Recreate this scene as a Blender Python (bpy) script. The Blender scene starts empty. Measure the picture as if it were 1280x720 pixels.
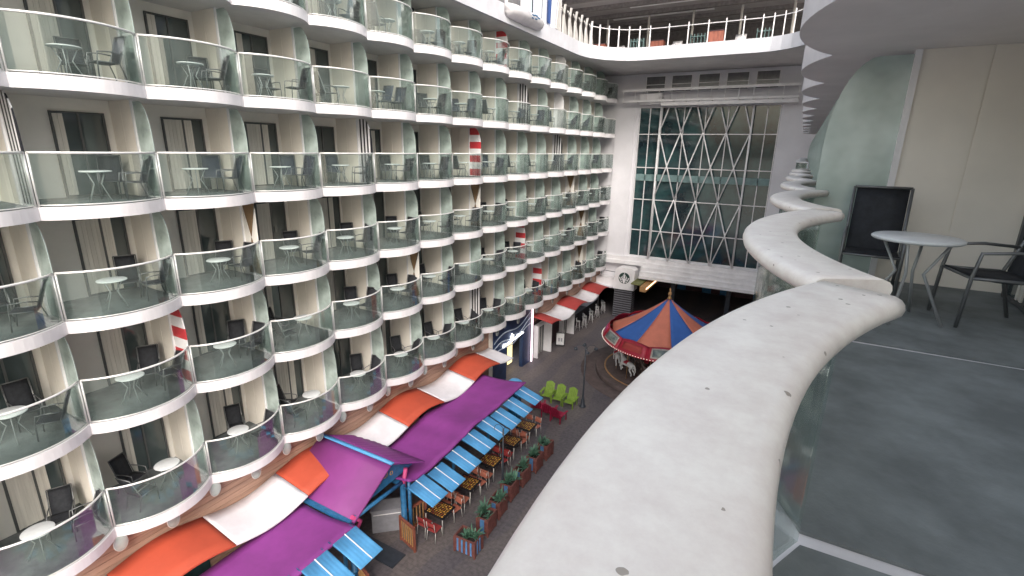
import bpy, bmesh, math, random
from math import sin, cos, pi, radians, sqrt, atan2
from mathutils import Vector, Matrix
random.seed(7)
S = bpy.context.scene
COL = S.collection

# ------------------------------------------------------------------ materials
def mat(name, col, rough=.6, metal=0., var=.0, scale=4., bump=0., bscale=30., emit=None, es=1., col2=None, detail=4., spec=.5, stretch=None):
    m = bpy.data.materials.new(name); m.use_nodes = True
    nt = m.node_tree; N = nt.nodes; L = nt.links
    b = N['Principled BSDF']
    b.inputs['Base Color'].default_value = (*col, 1)
    b.inputs['Roughness'].default_value = rough
    b.inputs['Metallic'].default_value = metal
    b.inputs['Specular IOR Level'].default_value = spec
    if emit:
        b.inputs['Emission Color'].default_value = (*emit, 1)
        b.inputs['Emission Strength'].default_value = es
    if var or bump or col2:
        tc = N.new('ShaderNodeTexCoord'); mp = N.new('ShaderNodeMapping')
        L.new(tc.outputs['Object'], mp.inputs[0])
        if stretch: mp.inputs['Scale'].default_value = stretch
    if var or col2:
        n = N.new('ShaderNodeTexNoise'); n.inputs['Scale'].default_value = scale; n.inputs['Detail'].default_value = detail
        n.inputs['Roughness'].default_value = .62
        L.new(mp.outputs[0], n.inputs['Vector'])
        r = N.new('ShaderNodeValToRGB')
        c2 = col2 or tuple(max(0, c * (1 - var)) for c in col)
        c1 = col if col2 else tuple(min(1, c * (1 + var * .5)) for c in col)
        r.color_ramp.elements[0].position = .36; r.color_ramp.elements[1].position = .64
        r.color_ramp.elements[0].color = (*c2, 1); r.color_ramp.elements[1].color = (*c1, 1)
        L.new(n.outputs[0], r.inputs[0]); L.new(r.outputs[0], b.inputs['Base Color'])
    if bump:
        n2 = N.new('ShaderNodeTexNoise'); n2.inputs['Scale'].default_value = bscale; n2.inputs['Detail'].default_value = 3
        L.new(mp.outputs[0], n2.inputs['Vector'])
        bp = N.new('ShaderNodeBump'); bp.inputs['Strength'].default_value = bump; bp.inputs['Distance'].default_value = .02
        L.new(n2.outputs[0], bp.inputs['Height']); L.new(bp.outputs[0], b.inputs['Normal'])
    return m

def glass(name, tint, haze, gloss_r=.06, refl=.10):
    """thin safety glass: tinted see-through, a little milky, with a Fresnel reflection"""
    m = bpy.data.materials.new(name); m.use_nodes = True
    nt = m.node_tree; N = nt.nodes; L = nt.links; N.clear()
    out = N.new('ShaderNodeOutputMaterial')
    tr = N.new('ShaderNodeBsdfTransparent'); tr.inputs[0].default_value = (*tint, 1)
    df = N.new('ShaderNodeBsdfPrincipled'); df.inputs['Base Color'].default_value = (.56, .66, .625, 1); df.inputs['Roughness'].default_value = .3
    gl = N.new('ShaderNodeBsdfGlossy'); gl.inputs['Roughness'].default_value = gloss_r
    m1 = N.new('ShaderNodeMixShader')
    tc = N.new('ShaderNodeTexCoord'); ns = N.new('ShaderNodeTexNoise'); ns.inputs['Scale'].default_value = 1.6; ns.inputs['Detail'].default_value = 3
    L.new(tc.outputs['Object'], ns.inputs['Vector'])
    mr = N.new('ShaderNodeMapRange'); mr.inputs[1].default_value = .3; mr.inputs[2].default_value = .7
    mr.inputs[3].default_value = haze * .6; mr.inputs[4].default_value = haze * 1.4
    L.new(ns.outputs[0], mr.inputs[0]); L.new(mr.outputs[0], m1.inputs[0])
    L.new(tr.outputs[0], m1.inputs[1]); L.new(df.outputs[0], m1.inputs[2])
    fr = N.new('ShaderNodeFresnel'); fr.inputs[0].default_value = 1.45
    ad = N.new('ShaderNodeMath'); ad.operation = 'MULTIPLY_ADD'; ad.inputs[1].default_value = .55; ad.inputs[2].default_value = refl * .3
    L.new(fr.outputs[0], ad.inputs[0])
    m2 = N.new('ShaderNodeMixShader'); L.new(ad.outputs[0], m2.inputs[0]); L.new(m1.outputs[0], m2.inputs[1]); L.new(gl.outputs[0], m2.inputs[2])
    L.new(m2.outputs[0], out.inputs[0]); return m

M = {}
M['white'] = mat('white_paint', (.80, .785, .80), .42, var=.10, scale=1.3, bump=.03, bscale=6)
M['white_wall'] = mat('white_wall_paint', (.72, .71, .745), .5, var=.07, scale=.5, bump=.04, bscale=3)
M['fascia'] = mat('fascia_paint', (.68, .66, .68), .38, var=.10, scale=1.8, stretch=(1, 1, .25))
M['cream'] = mat('cream_panel', (.82, .765, .69), .6, var=.06, scale=.9)
M['cream_back'] = mat('cream_back_wall', (.82, .79, .74), .6, var=.05, scale=1.1)
M['under'] = mat('underside_paint', (.72, .705, .70), .6, var=.08, scale=1.)
M['deck'] = mat('blue_grey_deck_coating', (.17, .187, .19), .75, var=.3, scale=2.2, bump=.15, bscale=60)
M['frost'] = glass('frosted_green_glass', (.62, .74, .69), .70, .25, .1)
M['rail_glass'] = glass('balcony_glass', (.90, .945, .93), .035, .05, .05)
M['rail'] = mat('handrail_metal', (.70, .70, .69), .32, metal=.25, var=.08)
M['door_glass'] = mat('dark_door_glass', (.055, .072, .075), .07, spec=.9)
M['door_frame'] = mat('dark_door_frame', (.09, .093, .095), .4)
M['curtain'] = mat('curtain_cloth', (.66, .63, .58), .9, var=.15, scale=9, stretch=(1, 1, .05))
M['sling'] = mat('dark_sling_fabric', (.020, .022, .028), .8, var=.3, scale=14)
M['sling2'] = mat('navy_sling_fabric', (.024, .032, .055), .8, var=.3, scale=14)
M['chair_metal'] = mat('chair_metal', (.16, .165, .17), .4, metal=.5)
M['towel'] = mat('blue_towel', (.28, .38, .60), .9, var=.15)
M['tabletop'] = mat('pale_table_top', (.62, .64, .65), .35, var=.08)
M['table_metal'] = mat('table_metal', (.38, .39, .40), .4, metal=.4)
M['black'] = mat('black_paint', (.015, .015, .02), .5)
M['red'] = mat('red_paint', (.52, .045, .055), .5, var=.12, scale=3)
M['brown'] = mat('brown_paint', (.24, .155, .085), .6, var=.12)
M['wood'] = mat('brown_plank', (.36, .225, .165), .6, var=.28, scale=1.6, stretch=(1, .22, 6), bump=.1, bscale=8)
M['navy'] = mat('navy_paint', (.018, .040, .11), .45, var=.3, scale=2)
M['wave'] = mat('pale_blue_line_paint', (.50, .57, .68), .5)
M['maroon'] = mat('maroon_paint', (.055, .022, .03), .55, var=.2)
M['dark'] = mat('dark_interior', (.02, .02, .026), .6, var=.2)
M['orange'] = mat('orange_canopy', (.44, .068, .032), .7, var=.10, scale=1.2, bump=.05, bscale=5)
M['redcanopy'] = mat('red_canopy', (.36, .045, .04), .7, var=.12, scale=1.2)
M['whitecanopy'] = mat('white_canopy', (.70, .68, .71), .65, var=.10, scale=1.2)
M['purple'] = mat('purple_sheet', (.235, .040, .235), .65, var=.14, scale=.9, bump=.05, bscale=3)
M['magenta'] = mat('magenta_sheet', (.21, .036, .19), .65, var=.10, scale=1)
M['blue'] = mat('sky_blue_sheet', (.095, .34, .64), .45, var=.12, scale=2)
M['bluepost'] = mat('blue_post_paint', (.025, .13, .28), .4, var=.25, scale=5)
M['pink'] = mat('pink_paint', (.45, .05, .17), .5)
M['greybox'] = mat('grey_counter', (.27, .27, .30), .5, var=.12)
M['gate'] = mat('red_brown_wood', (.27, .085, .055), .6, var=.3, scale=6, stretch=(1, 1, .3))
M['slat'] = mat('tan_slat', (.44, .24, .10), .6, var=.2, scale=6)
M['seat'] = mat('coral_seat', (.44, .15, .10), .5, var=.15, scale=8)
M['seat_red'] = mat('red_seat', (.36, .05, .05), .5, var=.15, scale=8)
M['light_metal'] = mat('light_metal', (.55, .54, .52), .4, metal=.3)
M['green'] = mat('lime_paint', (.21, .33, .04), .6, var=.14, scale=5)
M['crimson'] = mat('crimson_paint', (.30, .008, .045), .5, var=.25, scale=5)
M['lampm'] = mat('dark_iron', (.04, .048, .062), .45, var=.2)
M['planter'] = mat('planter_wood', (.19, .065, .055), .65, var=.3, scale=6)
M['planterblue'] = mat('planter_blue', (.10, .25, .50), .55, var=.2)
M['leaf'] = mat('agave_leaf', (.06, .15, .10), .5, col2=(.13, .25, .17), scale=9)
M['soil'] = mat('soil', (.03, .022, .018), .9)
M['stripe_dark'] = mat('charcoal_cladding', (.045, .042, .05), .5, var=.2)
M['logo_green'] = mat('dark_green_sign', (.008, .04, .03), .5)
M['neon'] = mat('pinkish_neon', (.9, .7, .8), .4, emit=(1., .80, .90), es=1.1)
M['signlit'] = mat('lit_white_letters', (.9, .9, .9), .4, emit=(.93, .96, 1.), es=1.3)
M['warm'] = mat('warm_lit_interior', (.8, .7, .4), .5, emit=(1., .80, .38), es=.75)
M['strip'] = mat('warm_light_strip', (.9, .7, .5), .5, emit=(1., .66, .36), es=1.6)
M['bulb'] = mat('lit_bulb', (.9, .88, .8), .4, emit=(1., .93, .8), es=.8)
M['cblue'] = mat('carousel_blue_cloth', (.035, .125, .42), .65, var=.12, scale=1.2)
M['corange'] = mat('carousel_orange_cloth', (.62, .19, .12), .65, var=.1, scale=1.2)
M['cred'] = mat('carousel_red_board', (.38, .018, .04), .45, var=.2, scale=2)
M['cframe'] = mat('carousel_cream_moulding', (.48, .42, .38), .45, var=.2, scale=8)
M['paint'] = mat('painted_scene_panel', (.28, .32, .28), .5, col2=(.08, .11, .12), scale=3.2, detail=6)
M['gold'] = mat('gold_paint', (.50, .28, .12), .4, metal=.3, var=.2)
M['cbase'] = mat('carousel_floor_boards', (.115, .085, .08), .55, var=.3, scale=2)
M['horse'] = mat('white_horse_paint', (.62, .62, .62), .4, var=.15, scale=6)
M['win'] = mat('dark_window_glass', (.03, .075, .078), .06, spec=.9, col2=(.012, .022, .03), scale=.55)
M['teal_in'] = mat('teal_floor_edge', (.16, .25, .25), .5, var=.2)
M['ceil'] = mat('grey_canopy_ceiling', (.36, .34, .34), .7, var=.12, scale=.7)
M['bulkhead'] = mat('grey_back_wall', (.20, .18, .175), .6, var=.25)
M['poster'] = mat('poster_paper', (.62, .62, .62), .6, var=.1)
M['blindglass'] = mat('grey_window_glass', (.14, .14, .145), .15, var=.2)
M['screen'] = mat('white_screen_panel', (.66, .68, .76), .3, var=.06)
M['ring'] = glass('milky_lamp_cover', (.75, .77, .78), .55, .1, .12)
M['sea'] = mat('sea_water', (.02, .05, .07), .15, bump=.4, bscale=2)

# wavy promenade paving: brown-grey with flowing bands and paver joints
def paving():
    m = mat('promenade_paving', (.06, .052, .052), .6)
    N = m.node_tree.nodes; L = m.node_tree.links; b = N['Principled BSDF']
    tc = N.new('ShaderNodeTexCoord')
    n1 = N.new('ShaderNodeTexNoise'); n1.inputs['Scale'].default_value = .35; n1.inputs['Detail'].default_value = 5
    w = N.new('ShaderNodeTexWave'); w.inputs['Scale'].default_value = .16; w.inputs['Distortion'].default_value = 9; w.inputs['Detail'].default_value = 2; w.inputs['Detail Scale'].default_value = .6
    n2 = N.new('ShaderNodeTexNoise'); n2.inputs['Scale'].default_value = 7; n2.inputs['Detail'].default_value = 4
    for n in (n1, w, n2): L.new(tc.outputs['Object'], n.inputs['Vector'])
    r = N.new('ShaderNodeValToRGB'); e = r.color_ramp.elements
    e[0].position = .3; e[0].color = (.112, .100, .108, 1); e[1].position = .68; e[1].color = (.168, .146, .144, 1)
    L.new(n1.outputs[0], r.inputs[0])
    r2 = N.new('ShaderNodeValToRGB'); e = r2.color_ramp.elements
    e[0].position = .45; e[0].color = (.86, .86, .9, 1); e[1].position = .6; e[1].color = (1.1, 1.06, 1.0, 1)
    L.new(w.outputs[0], r2.inputs[0])
    mx = N.new('ShaderNodeMixRGB'); mx.blend_type = 'MULTIPLY'; mx.inputs[0].default_value = .8
    L.new(r.outputs[0], mx.inputs[1]); L.new(r2.outputs[0], mx.inputs[2])
    r3 = N.new('ShaderNodeValToRGB'); e = r3.color_ramp.elements
    e[0].position = .32; e[0].color = (.55, .55, .56, 1); e[1].position = .6; e[1].color = (1.1, 1.1, 1.1, 1)
    L.new(n2.outputs[0], r3.inputs[0])
    m2 = N.new('ShaderNodeMixRGB'); m2.blend_type = 'MULTIPLY'; m2.inputs[0].default_value = .6
    L.new(mx.outputs[0], m2.inputs[1]); L.new(r3.outputs[0], m2.inputs[2])
    br = N.new('ShaderNodeTexBrick'); br.inputs['Scale'].default_value = 1; br.inputs['Brick Width'].default_value = .4; br.inputs['Row Height'].default_value = .2
    br.inputs['Mortar Size'].default_value = .012; br.inputs['Color1'].default_value = (1, 1, 1, 1); br.inputs['Color2'].default_value = (.92, .92, .93, 1); br.inputs['Mortar'].default_value = (.75, .75, .75, 1)
    L.new(tc.outputs['Object'], br.inputs['Vector'])
    m3 = N.new('ShaderNodeMixRGB'); m3.blend_type = 'MULTIPLY'; m3.inputs[0].default_value = .7
    L.new(m2.outputs[0], m3.inputs[1]); L.new(br.outputs[0], m3.inputs[2])
    L.new(m3.outputs[0], b.inputs['Base Color'])
    bp = N.new('ShaderNodeBump'); bp.inputs['Strength'].default_value = .25; bp.inputs['Distance'].default_value = .01
    L.new(br.outputs[1], bp.inputs['Height']); bp.invert = True; L.new(bp.outputs[0], b.inputs['Normal'])
    return m
M['paving'] = paving()

# weathered white cap: faint grey-pink blotches, little rust specks
def cap_mat():
    m = mat('weathered_white_cap', (.8, .79, .76), .35)
    N = m.node_tree.nodes; L = m.node_tree.links; b = N['Principled BSDF']
    tc = N.new('ShaderNodeTexCoord')
    n1 = N.new('ShaderNodeTexNoise'); n1.inputs['Scale'].default_value = 9; n1.inputs['Detail'].default_value = 9; n1.inputs['Roughness'].default_value = .7
    L.new(tc.outputs['Object'], n1.inputs['Vector'])
    r = N.new('ShaderNodeValToRGB'); e = r.color_ramp.elements
    e[0].position = .30; e[0].color = (.67, .60, .56, 1); e[1].position = .62; e[1].color = (.82, .78, .725, 1)
    L.new(n1.outputs[0], r.inputs[0])
    v = N.new('ShaderNodeTexVoronoi'); v.inputs['Scale'].default_value = 17; v.feature = 'F1'
    ds_ = N.new('ShaderNodeTexNoise'); ds_.inputs['Scale'].default_value = 60; L.new(tc.outputs['Object'], ds_.inputs['Vector']); vm = N.new('ShaderNodeVectorMath'); vm.operation = 'MULTIPLY_ADD'; vm.inputs[1].default_value = (.012, .012, .012); L.new(ds_.outputs['Color'], vm.inputs[0]); L.new(tc.outputs['Object'], vm.inputs[2]); L.new(vm.outputs[0], v.inputs['Vector'])
    lt = N.new('ShaderNodeMath'); lt.operation = 'LESS_THAN'; lt.inputs[1].default_value = .105
    L.new(v.outputs['Distance'], lt.inputs[0])
    sep = N.new('ShaderNodeSeparateColor'); L.new(v.outputs['Color'], sep.inputs[0])
    gt = N.new('ShaderNodeMath'); gt.operation = 'GREATER_THAN'; gt.inputs[1].default_value = .40; L.new(sep.outputs[0], gt.inputs[0])
    mu = N.new('ShaderNodeMath'); mu.operation = 'MULTIPLY'; L.new(lt.outputs[0], mu.inputs[0]); L.new(gt.outputs[0], mu.inputs[1])
    mx = N.new('ShaderNodeMixRGB'); L.new(mu.outputs[0], mx.inputs[0]); L.new(r.outputs[0], mx.inputs[1]); mx.inputs[2].default_value = (.33, .29, .25, 1)
    rr_ = N.new('ShaderNodeMapRange'); rr_.inputs[3].default_value = .22; rr_.inputs[4].default_value = .55; L.new(n1.outputs[0], rr_.inputs[0]); L.new(rr_.outputs[0], b.inputs['Roughness'])
    L.new(mx.outputs[0], b.inputs['Base Color'])
    n2 = N.new('ShaderNodeTexNoise'); n2.inputs['Scale'].default_value = 16; L.new(tc.outputs['Object'], n2.inputs['Vector'])
    bp = N.new('ShaderNodeBump'); bp.inputs['Strength'].default_value = .12; bp.inputs['Distance'].default_value = .01
    L.new(n2.outputs[0], bp.inputs['Height']); L.new(bp.outputs[0], b.inputs['Normal'])
    return m
M['cap'] = cap_mat()

# ------------------------------------------------------------------ mesh builder
class MB:
    def __init__(s): s.v = []; s.f = []; s.m = []; s.sm = []; s.mi = 0
    def mat(s, i): s.mi = i; return s
    def face(s, idx, smooth=False): s.f.append(tuple(idx)); s.m.append(s.mi); s.sm.append(smooth)
    def box(s, x0, x1, y0, y1, z0, z1, T=None):
        b = len(s.v)
        for z in (z0, z1):
            for x, y in ((x0, y0), (x1, y0), (x1, y1), (x0, y1)):
                p = Vector((x, y, z)); s.v.append(tuple(T @ p if T else p))
        for q in ((3, 2, 1, 0), (4, 5, 6, 7), (0, 1, 5, 4), (1, 2, 6, 5), (2, 3, 7, 6), (3, 0, 4, 7)): s.face([b + i for i in q])
        return s
    def prism(s, poly, a0, a1, f=None, smooth=False):
        """poly: list of 2D points; f(u,v,w)->xyz"""
        f = f or (lambda u, v, w: (u, v, w)); n = len(poly); b = len(s.v)
        for w in (a0, a1):
            for u, v in poly: s.v.append(tuple(f(u, v, w)))
        s.face([b + n - 1 - i for i in range(n)]); s.face([b + n + i for i in range(n)])
        for i in range(n): s.face((b + i, b + (i + 1) % n, b + n + (i + 1) % n, b + n + i), smooth)
        return s
    def tube(s, pts, r, n=8, r1=None, closed=False):
        pts = [Vector(p) for p in pts]; k = len(pts); rings = []
        up = Vector((0, 0, 1)); prev = None
        for i, p in enumerate(pts):
            if closed: t = pts[(i + 1) % k] - pts[i - 1]
            else: t = pts[min(i + 1, k - 1)] - pts[max(i - 1, 0)]
            t.normalize()
            a = prev or (up if abs(t.z) < .95 else Vector((1, 0, 0)))
            a = (a - t * a.dot(t)); 
            if a.length < 1e-4: a = Vector((0, 1, 0)) - t * t.y
            a.normalize(); c = t.cross(a); prev = a
            rr = r if r1 is None else r + (r1 - r) * i / max(1, k - 1)
            b = len(s.v); rings.append(b)
            for j in range(n):
                q = p + (a * cos(2 * pi * j / n) + c * sin(2 * pi * j / n)) * rr; s.v.append(tuple(q))
        m = k if closed else k - 1
        for i in range(m):
            A = rings[i]; B = rings[(i + 1) % k]
            for j in range(n): s.face((A + j, A + (j + 1) % n, B + (j + 1) % n, B + j), True)
        if not closed:
            s.face([rings[0] + n - 1 - j for j in range(n)]); s.face([rings[-1] + j for j in range(n)])
        return s
    def lathe(s, prof, n=24, c=(0, 0, 0), a0=0, a1=2 * pi):
        """prof (r,z) list, closed turn"""
        full = abs(a1 - a0 - 2 * pi) < 1e-6; k = len(prof); b = len(s.v); nn = n if full else n + 1
        for i in range(nn):
            a = a0 + (a1 - a0) * i / n
            for r, z in prof: s.v.append((c[0] + r * cos(a), c[1] + r * sin(a), c[2] + z))
        for i in range(n):
            A = b + i * k; B = b + ((i + 1) % nn) * k
            for j in range(k - 1): s.face((A + j, B + j, B + j + 1, A + j + 1), True)
        return s
    def sheet(s, f, nu, nv, th, smooth=True):
        """thick sheet over u,v in 0..1; th is thickness downwards"""
        b = len(s.v); W = nv + 1
        for d in (0, th):
            for i in range(nu + 1):
                for j in range(nv + 1):
                    p = f(i / nu, j / nv); s.v.append((p[0], p[1], p[2] - d))
        o = (nu + 1) * W
        for i in range(nu):
            for j in range(nv):
                a = b + i * W + j
                s.face((a, a + W, a + W + 1, a + 1), smooth); s.face((o + a, o + a + 1, o + a + W + 1, o + a + W), smooth)
        for i in range(nu):
            for j in (0, nv):
                a = b + i * W + j; q = (a, a + W, o + a + W, o + a); s.face(q if j else q[::-1])
        for j in range(nv):
            for i in (0, nu):
                a = b + i * W + j; q = (a, a + 1, o + a + 1, o + a); s.face(q[::-1] if i else q)
        return s
    def mesh(s, name, mats):
        me = bpy.data.meshes.new(name); me.from_pydata(s.v, [], s.f)
        for m in (mats if isinstance(mats, (list, tuple)) else [mats]): me.materials.append(m)
        me.polygons.foreach_set('material_index', s.m); me.polygons.foreach_set('use_smooth', s.sm)
        bm = bmesh.new(); bm.from_mesh(me); bmesh.ops.recalc_face_normals(bm, faces=bm.faces); bm.to_mesh(me); bm.free()
        me.update(); return me
    def build(s, name, mats, parent=None, label=None, loc=None, rz=0):
        o = bpy.data.objects.new(name, s.mesh(name, mats)); COL.objects.link(o)
        if parent: o.parent = parent
        if label: o['label'] = label
        if loc: o.location = loc
        o.rotation_euler.z = rz
        return o

def thing(name, label, cat, loc=(0, 0, 0), rz=0, group=None):
    o = bpy.data.objects.new(name, None); COL.objects.link(o); o.empty_display_size = .2
    o.location = loc; o.rotation_euler = (0, 0, rz); o['label'] = label; o['category'] = cat
    if group: o['group'] = group
    return o
def tag(o, label, cat, group=None):
    o['label'] = label; o['category'] = cat
    if group: o['group'] = group
    return o
CHILD = {}
def kids(o):
    return [c for c in bpy.data.objects if c.parent == o]
def dup(root, loc, rz, label, group=None):
    if root.name not in CHILD: CHILD[root.name] = [(c, kids(c)) for c in kids(root)]
    r = root.copy(); COL.objects.link(r); r.location = loc; r.rotation_euler = (0, 0, rz); r['label'] = label
    if group: r['group'] = group
    for c, gs in CHILD[root.name]:
        d = c.copy(); COL.objects.link(d); d.parent = r
        for g in gs:
            e = g.copy(); COL.objects.link(e); e.parent = d
    return r
ORD = ['first', 'second', 'third', 'fourth', 'fifth', 'sixth', 'seventh', 'eighth', 'ninth', 'tenth', 'eleventh', 'twelfth', 'thirteenth', 'fourteenth', 'fifteenth', 'sixteenth', 'seventeenth', 'eighteenth']
ROWN = ['top', 'second', 'third', 'fourth', 'fifth', 'bottom']

# ------------------------------------------------------------------ camera (recovered from the picture's vanishing points)
CZ = 14.484; CAM = Vector((14.6, 0, CZ)); FPX = 620.277
yaw, pit, rol = .512022, .2720511, .0171312
fwd = Vector((-sin(yaw) * cos(pit), cos(yaw) * cos(pit), -sin(pit))); rgt = Vector((cos(yaw), sin(yaw), 0)); upv = rgt.cross(fwd)
r2 = cos(rol) * rgt + sin(rol) * upv; u2 = -sin(rol) * rgt + cos(rol) * upv
cam = bpy.data.objects.new('camera', bpy.data.cameras.new('camera')); COL.objects.link(cam)
cam.matrix_world = Matrix.Translation(CAM) @ Matrix((r2, u2, -fwd)).transposed().to_4x4()
cam.data.sensor_width = 36; cam.data.lens = FPX / 1280 * 36; cam.data.clip_start = .05; cam.data.clip_end = 6000
S.camera = cam
def in_frame(P, mx=40):
    v = Vector(P) - CAM; z = v.dot(fwd)
    if z < .3: return False
    x = 640 + FPX * v.dot(r2) / z; y = 360 - FPX * v.dot(u2) / z
    return -mx < x < 1280 + mx and -mx < y < 720 + mx

# ------------------------------------------------------------------ balconies
BW = 2.58185; Y0 = 14.7814; BACK = 1.95
SB = [18.284, 15.565, 12.778, 10.082, 7.372, 4.248]     # slab undersides, top row first
SLAB = .30
def arc_pts(sag, n=16, off=0.):
    h = BW / 2; R = (h * h + sag * sag) / (2 * sag); cx = sag - R; a = math.asin(h / R); out = []
    for i in range(n + 1):
        t = -a + 2 * a * i / n; out.append((cx + (R + off) * cos(t), h + (R + off) * sin(t)))
    return out
def balcony_meshes(sg, sag, tag_, door_side=0):
    D = {}
    X = lambda p: (sg * p[0], p[1])
    arc = [X(p) for p in arc_pts(sag)]
    # slab: white outside band, painted underside
    b = MB(); b.mat(0); b.prism([(-sg * BACK, BW)] + [(-sg * BACK, 0)] + arc, -SLAB, -.004)
    b.m[0] = 1; b.m[1] = 0
    D['balcony'] = b.mesh('balcony' + tag_, [M['fascia'], M['under']])
    inn = [X(p) for p in arc_pts(sag, off=-.09)]
    b = MB(); b.prism([(-sg * (BACK - .01), BW - .03), (-sg * (BACK - .01), .03)] + [(x, min(max(y, .03), BW - .03)) for x, y in inn], -.003, .012)
    D['deck_floor'] = b.mesh('deck_floor' + tag_, M['deck'])
    o1 = [X(p) for p in arc_pts(sag, off=-.03)]; o2 = [X(p) for p in arc_pts(sag, off=-.045)]
    cl = lambda L: [(x, min(max(y, .035), BW - .035)) for x, y in L]
    b = MB(); b.prism(cl(o1) + cl(o2)[::-1], .05, 1.15)
    D['glass_panel'] = b.mesh('glass_panel' + tag_, M['rail_glass'])
    mid = [X(p) for p in arc_pts(sag, off=-.037)]
    b = MB(); b.tube([(x, y, 1.175) for x, y in mid], .028, 8)
    b.tube([(x, y, .035) for x, y in mid], .014, 6)
    D['handrail'] = b.mesh('handrail' + tag_, M['rail'])
    D['post'] = MB().tube([(mid[0][0], .03, -.002), (mid[0][0], .03, 1.175)], .024, 8).mesh('post' + tag_, M['rail'])
    D['post_b'] = MB().tube([(mid[-1][0], BW - .03, -.002), (mid[-1][0], BW - .03, 1.175)], .024, 8).mesh('post' + tag_, M['rail'])
    return D
def divider_meshes(sg, H, tag_):
    D = {}
    b = MB(); xa, xb = -sg * BACK, -sg * .80
    xs = [xa + (xb - xa) * t for t in (0, .5, 1)]
    for i in range(2):
        a, c = sorted((xs[i], xs[i + 1])); b.box(a + .006, c - .006, -.035, .035, .0, H - .002)
    a, c = sorted((xa, xb)); b.box(a + .01, c - .01, -.025, .025, .002, H - .004)
    D['partition'] = b.mesh('partition' + tag_, M['cream'])
    b = MB(); x = -sg * .775; b.box(x - .03, x + .03, -.055, .055, 0, H - .002)
    x0, x1 = sorted((-sg * .75, -sg * .06)); b.box(x0, x1, -.03, .03, 0, .05)
    D['screen_frame'] = b.mesh('screen_frame' + tag_, M['white'])
    poly = [(.75, .05), (.06, .05), (.06, 1.5)]
    for i in range(1, 9):
        t = i / 9 * pi / 2; poly.append((.06 + .40 * (1 - cos(t)), 1.5 + (H - 1.54) * sin(t)))
    poly += [(.46, H - .04), (.75, H - .04)]
    D['poly'] = poly
    D['privacy_screen'] = MB().prism(poly, -.008, .008, lambda u, v, w: (-sg * u, w, v)).mesh('privacy_screen' + tag_, M['frost'])
    return D
def poly_clip(poly, axis, lo, hi):
    def cut(P, k, sgn):
        out = []
        for i in range(len(P)):
            a, b = P[i], P[(i + 1) % len(P)]; ia = sgn * (a[axis] - k) >= 0; ib = sgn * (b[axis] - k) >= 0
            if ia: out.append(a)
            if ia != ib:
                t = (k - a[axis]) / (b[axis] - a[axis]); out.append((a[0] + t * (b[0] - a[0]), a[1] + t * (b[1] - a[1])))
        return out
    P = cut(poly, lo, 1); P = cut(P, hi, -1) if len(P) > 2 else P
    return P
def striped_screen(sg, poly, axis, n, ma, mb, name):
    b = MB(); lo = min(p[axis] for p in poly); hi = max(p[axis] for p in poly)
    for i in range(n):
        P = poly_clip(poly, axis, lo + (hi - lo) * i / n, lo + (hi - lo) * (i + 1) / n)
        if len(P) > 2: b.mat(i % 2).prism(P, -.015, .015, lambda u, v, w: (-sg * u, w, v))
    return b.mesh(name, [ma, mb])
def diamond_screen(sg, H, name):
    b = MB(); f = lambda u, v, w: (-sg * u, w, v)
    b.mat(1).prism([(.73, .06), (.75, .06), (.75, H - .04), (.73, H - .04)], -.01, .01, f)
    b.mat(0).prism([(.12, H - .06), (.72, H - .06), (.42, 1.28)], -.012, .012, f)
    b.mat(0).prism([(.12, .08), (.42, 1.24), (.72, .08)][::-1], -.012, .012, f)
    b.mat(1).prism([(.10, H - .2), (.40, 1.26), (.10, .12)], -.011, .011, f)
    b.mat(1).prism([(.735, H - .2), (.44, 1.26), (.735, .12)], -.009, .009, f)
    return b.mesh(name, [M['brown'], M['cream_back']])
def door_mesh(sg, H):
    x = -sg * (BACK - .02); g = MB(); fr = MB(); cu = MB()
    xx = lambda d: sorted((x, x + sg * d))
    a, c = xx(.02); g.box(a, c, .62, 1.72, .04, 2.12)
    a, c = xx(.05)
    for y in (.58, 1.14, 1.70): fr.box(a, c, y, y + .05, .02, 2.16)
    a, c = xx(.048); fr.box(a, c, .631, 1.70, 2.12, 2.158); fr.box(a, c, .631, 1.70, .022, .06)
    cus = []
    for (p, q) in ((.64, 1.135), (.64, .85), (.64, 1.42)):
        cu = MB(); n = int((q - p) / .05); a0_ = sg * .022
        for i in range(n):
            yy = p + (q - p) * i / n; d = .030 if i % 2 else .042; a, c = xx(d); cu.box(a, c, yy, yy + (q - p) / n - .001, .07, 2.10)
        cus.append(cu.mesh('curtain', M['curtain']))
    return g.mesh('sliding_door', M['door_glass']), fr.mesh('door_frame', M['door_frame']), cus
    return g.mesh('sliding_door', M['door_glass']), fr.mesh('door_frame', M['door_frame']), cu.mesh('curtain', M['curtain'])

SPECIAL = {(2, 0): 'bw', (1, 5): 'bw', (2, 7): 'bw', (5, 3): 'bw', (0, 4): 'rw', (2, 3): 'rw', (4, 5): 'rw', (5, 6): 'rw',
           (3, 3): 'dia', (4, 1): 'dia', (3, 8): 'dia', (4, 9): 'dia', (5, 9): 'dia', (0, 7): 'wh', (1, 7): 'wh',
           (3, -2): 'dia', (4, -3): 'rw', (2, -4): 'bw'}
SPL = {'bw': 'black and white vertically striped screen', 'rw': 'red and white banded screen', 'dia': 'screen painted with brown diamonds', 'wh': 'solid white screen with rounded edge'}

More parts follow.
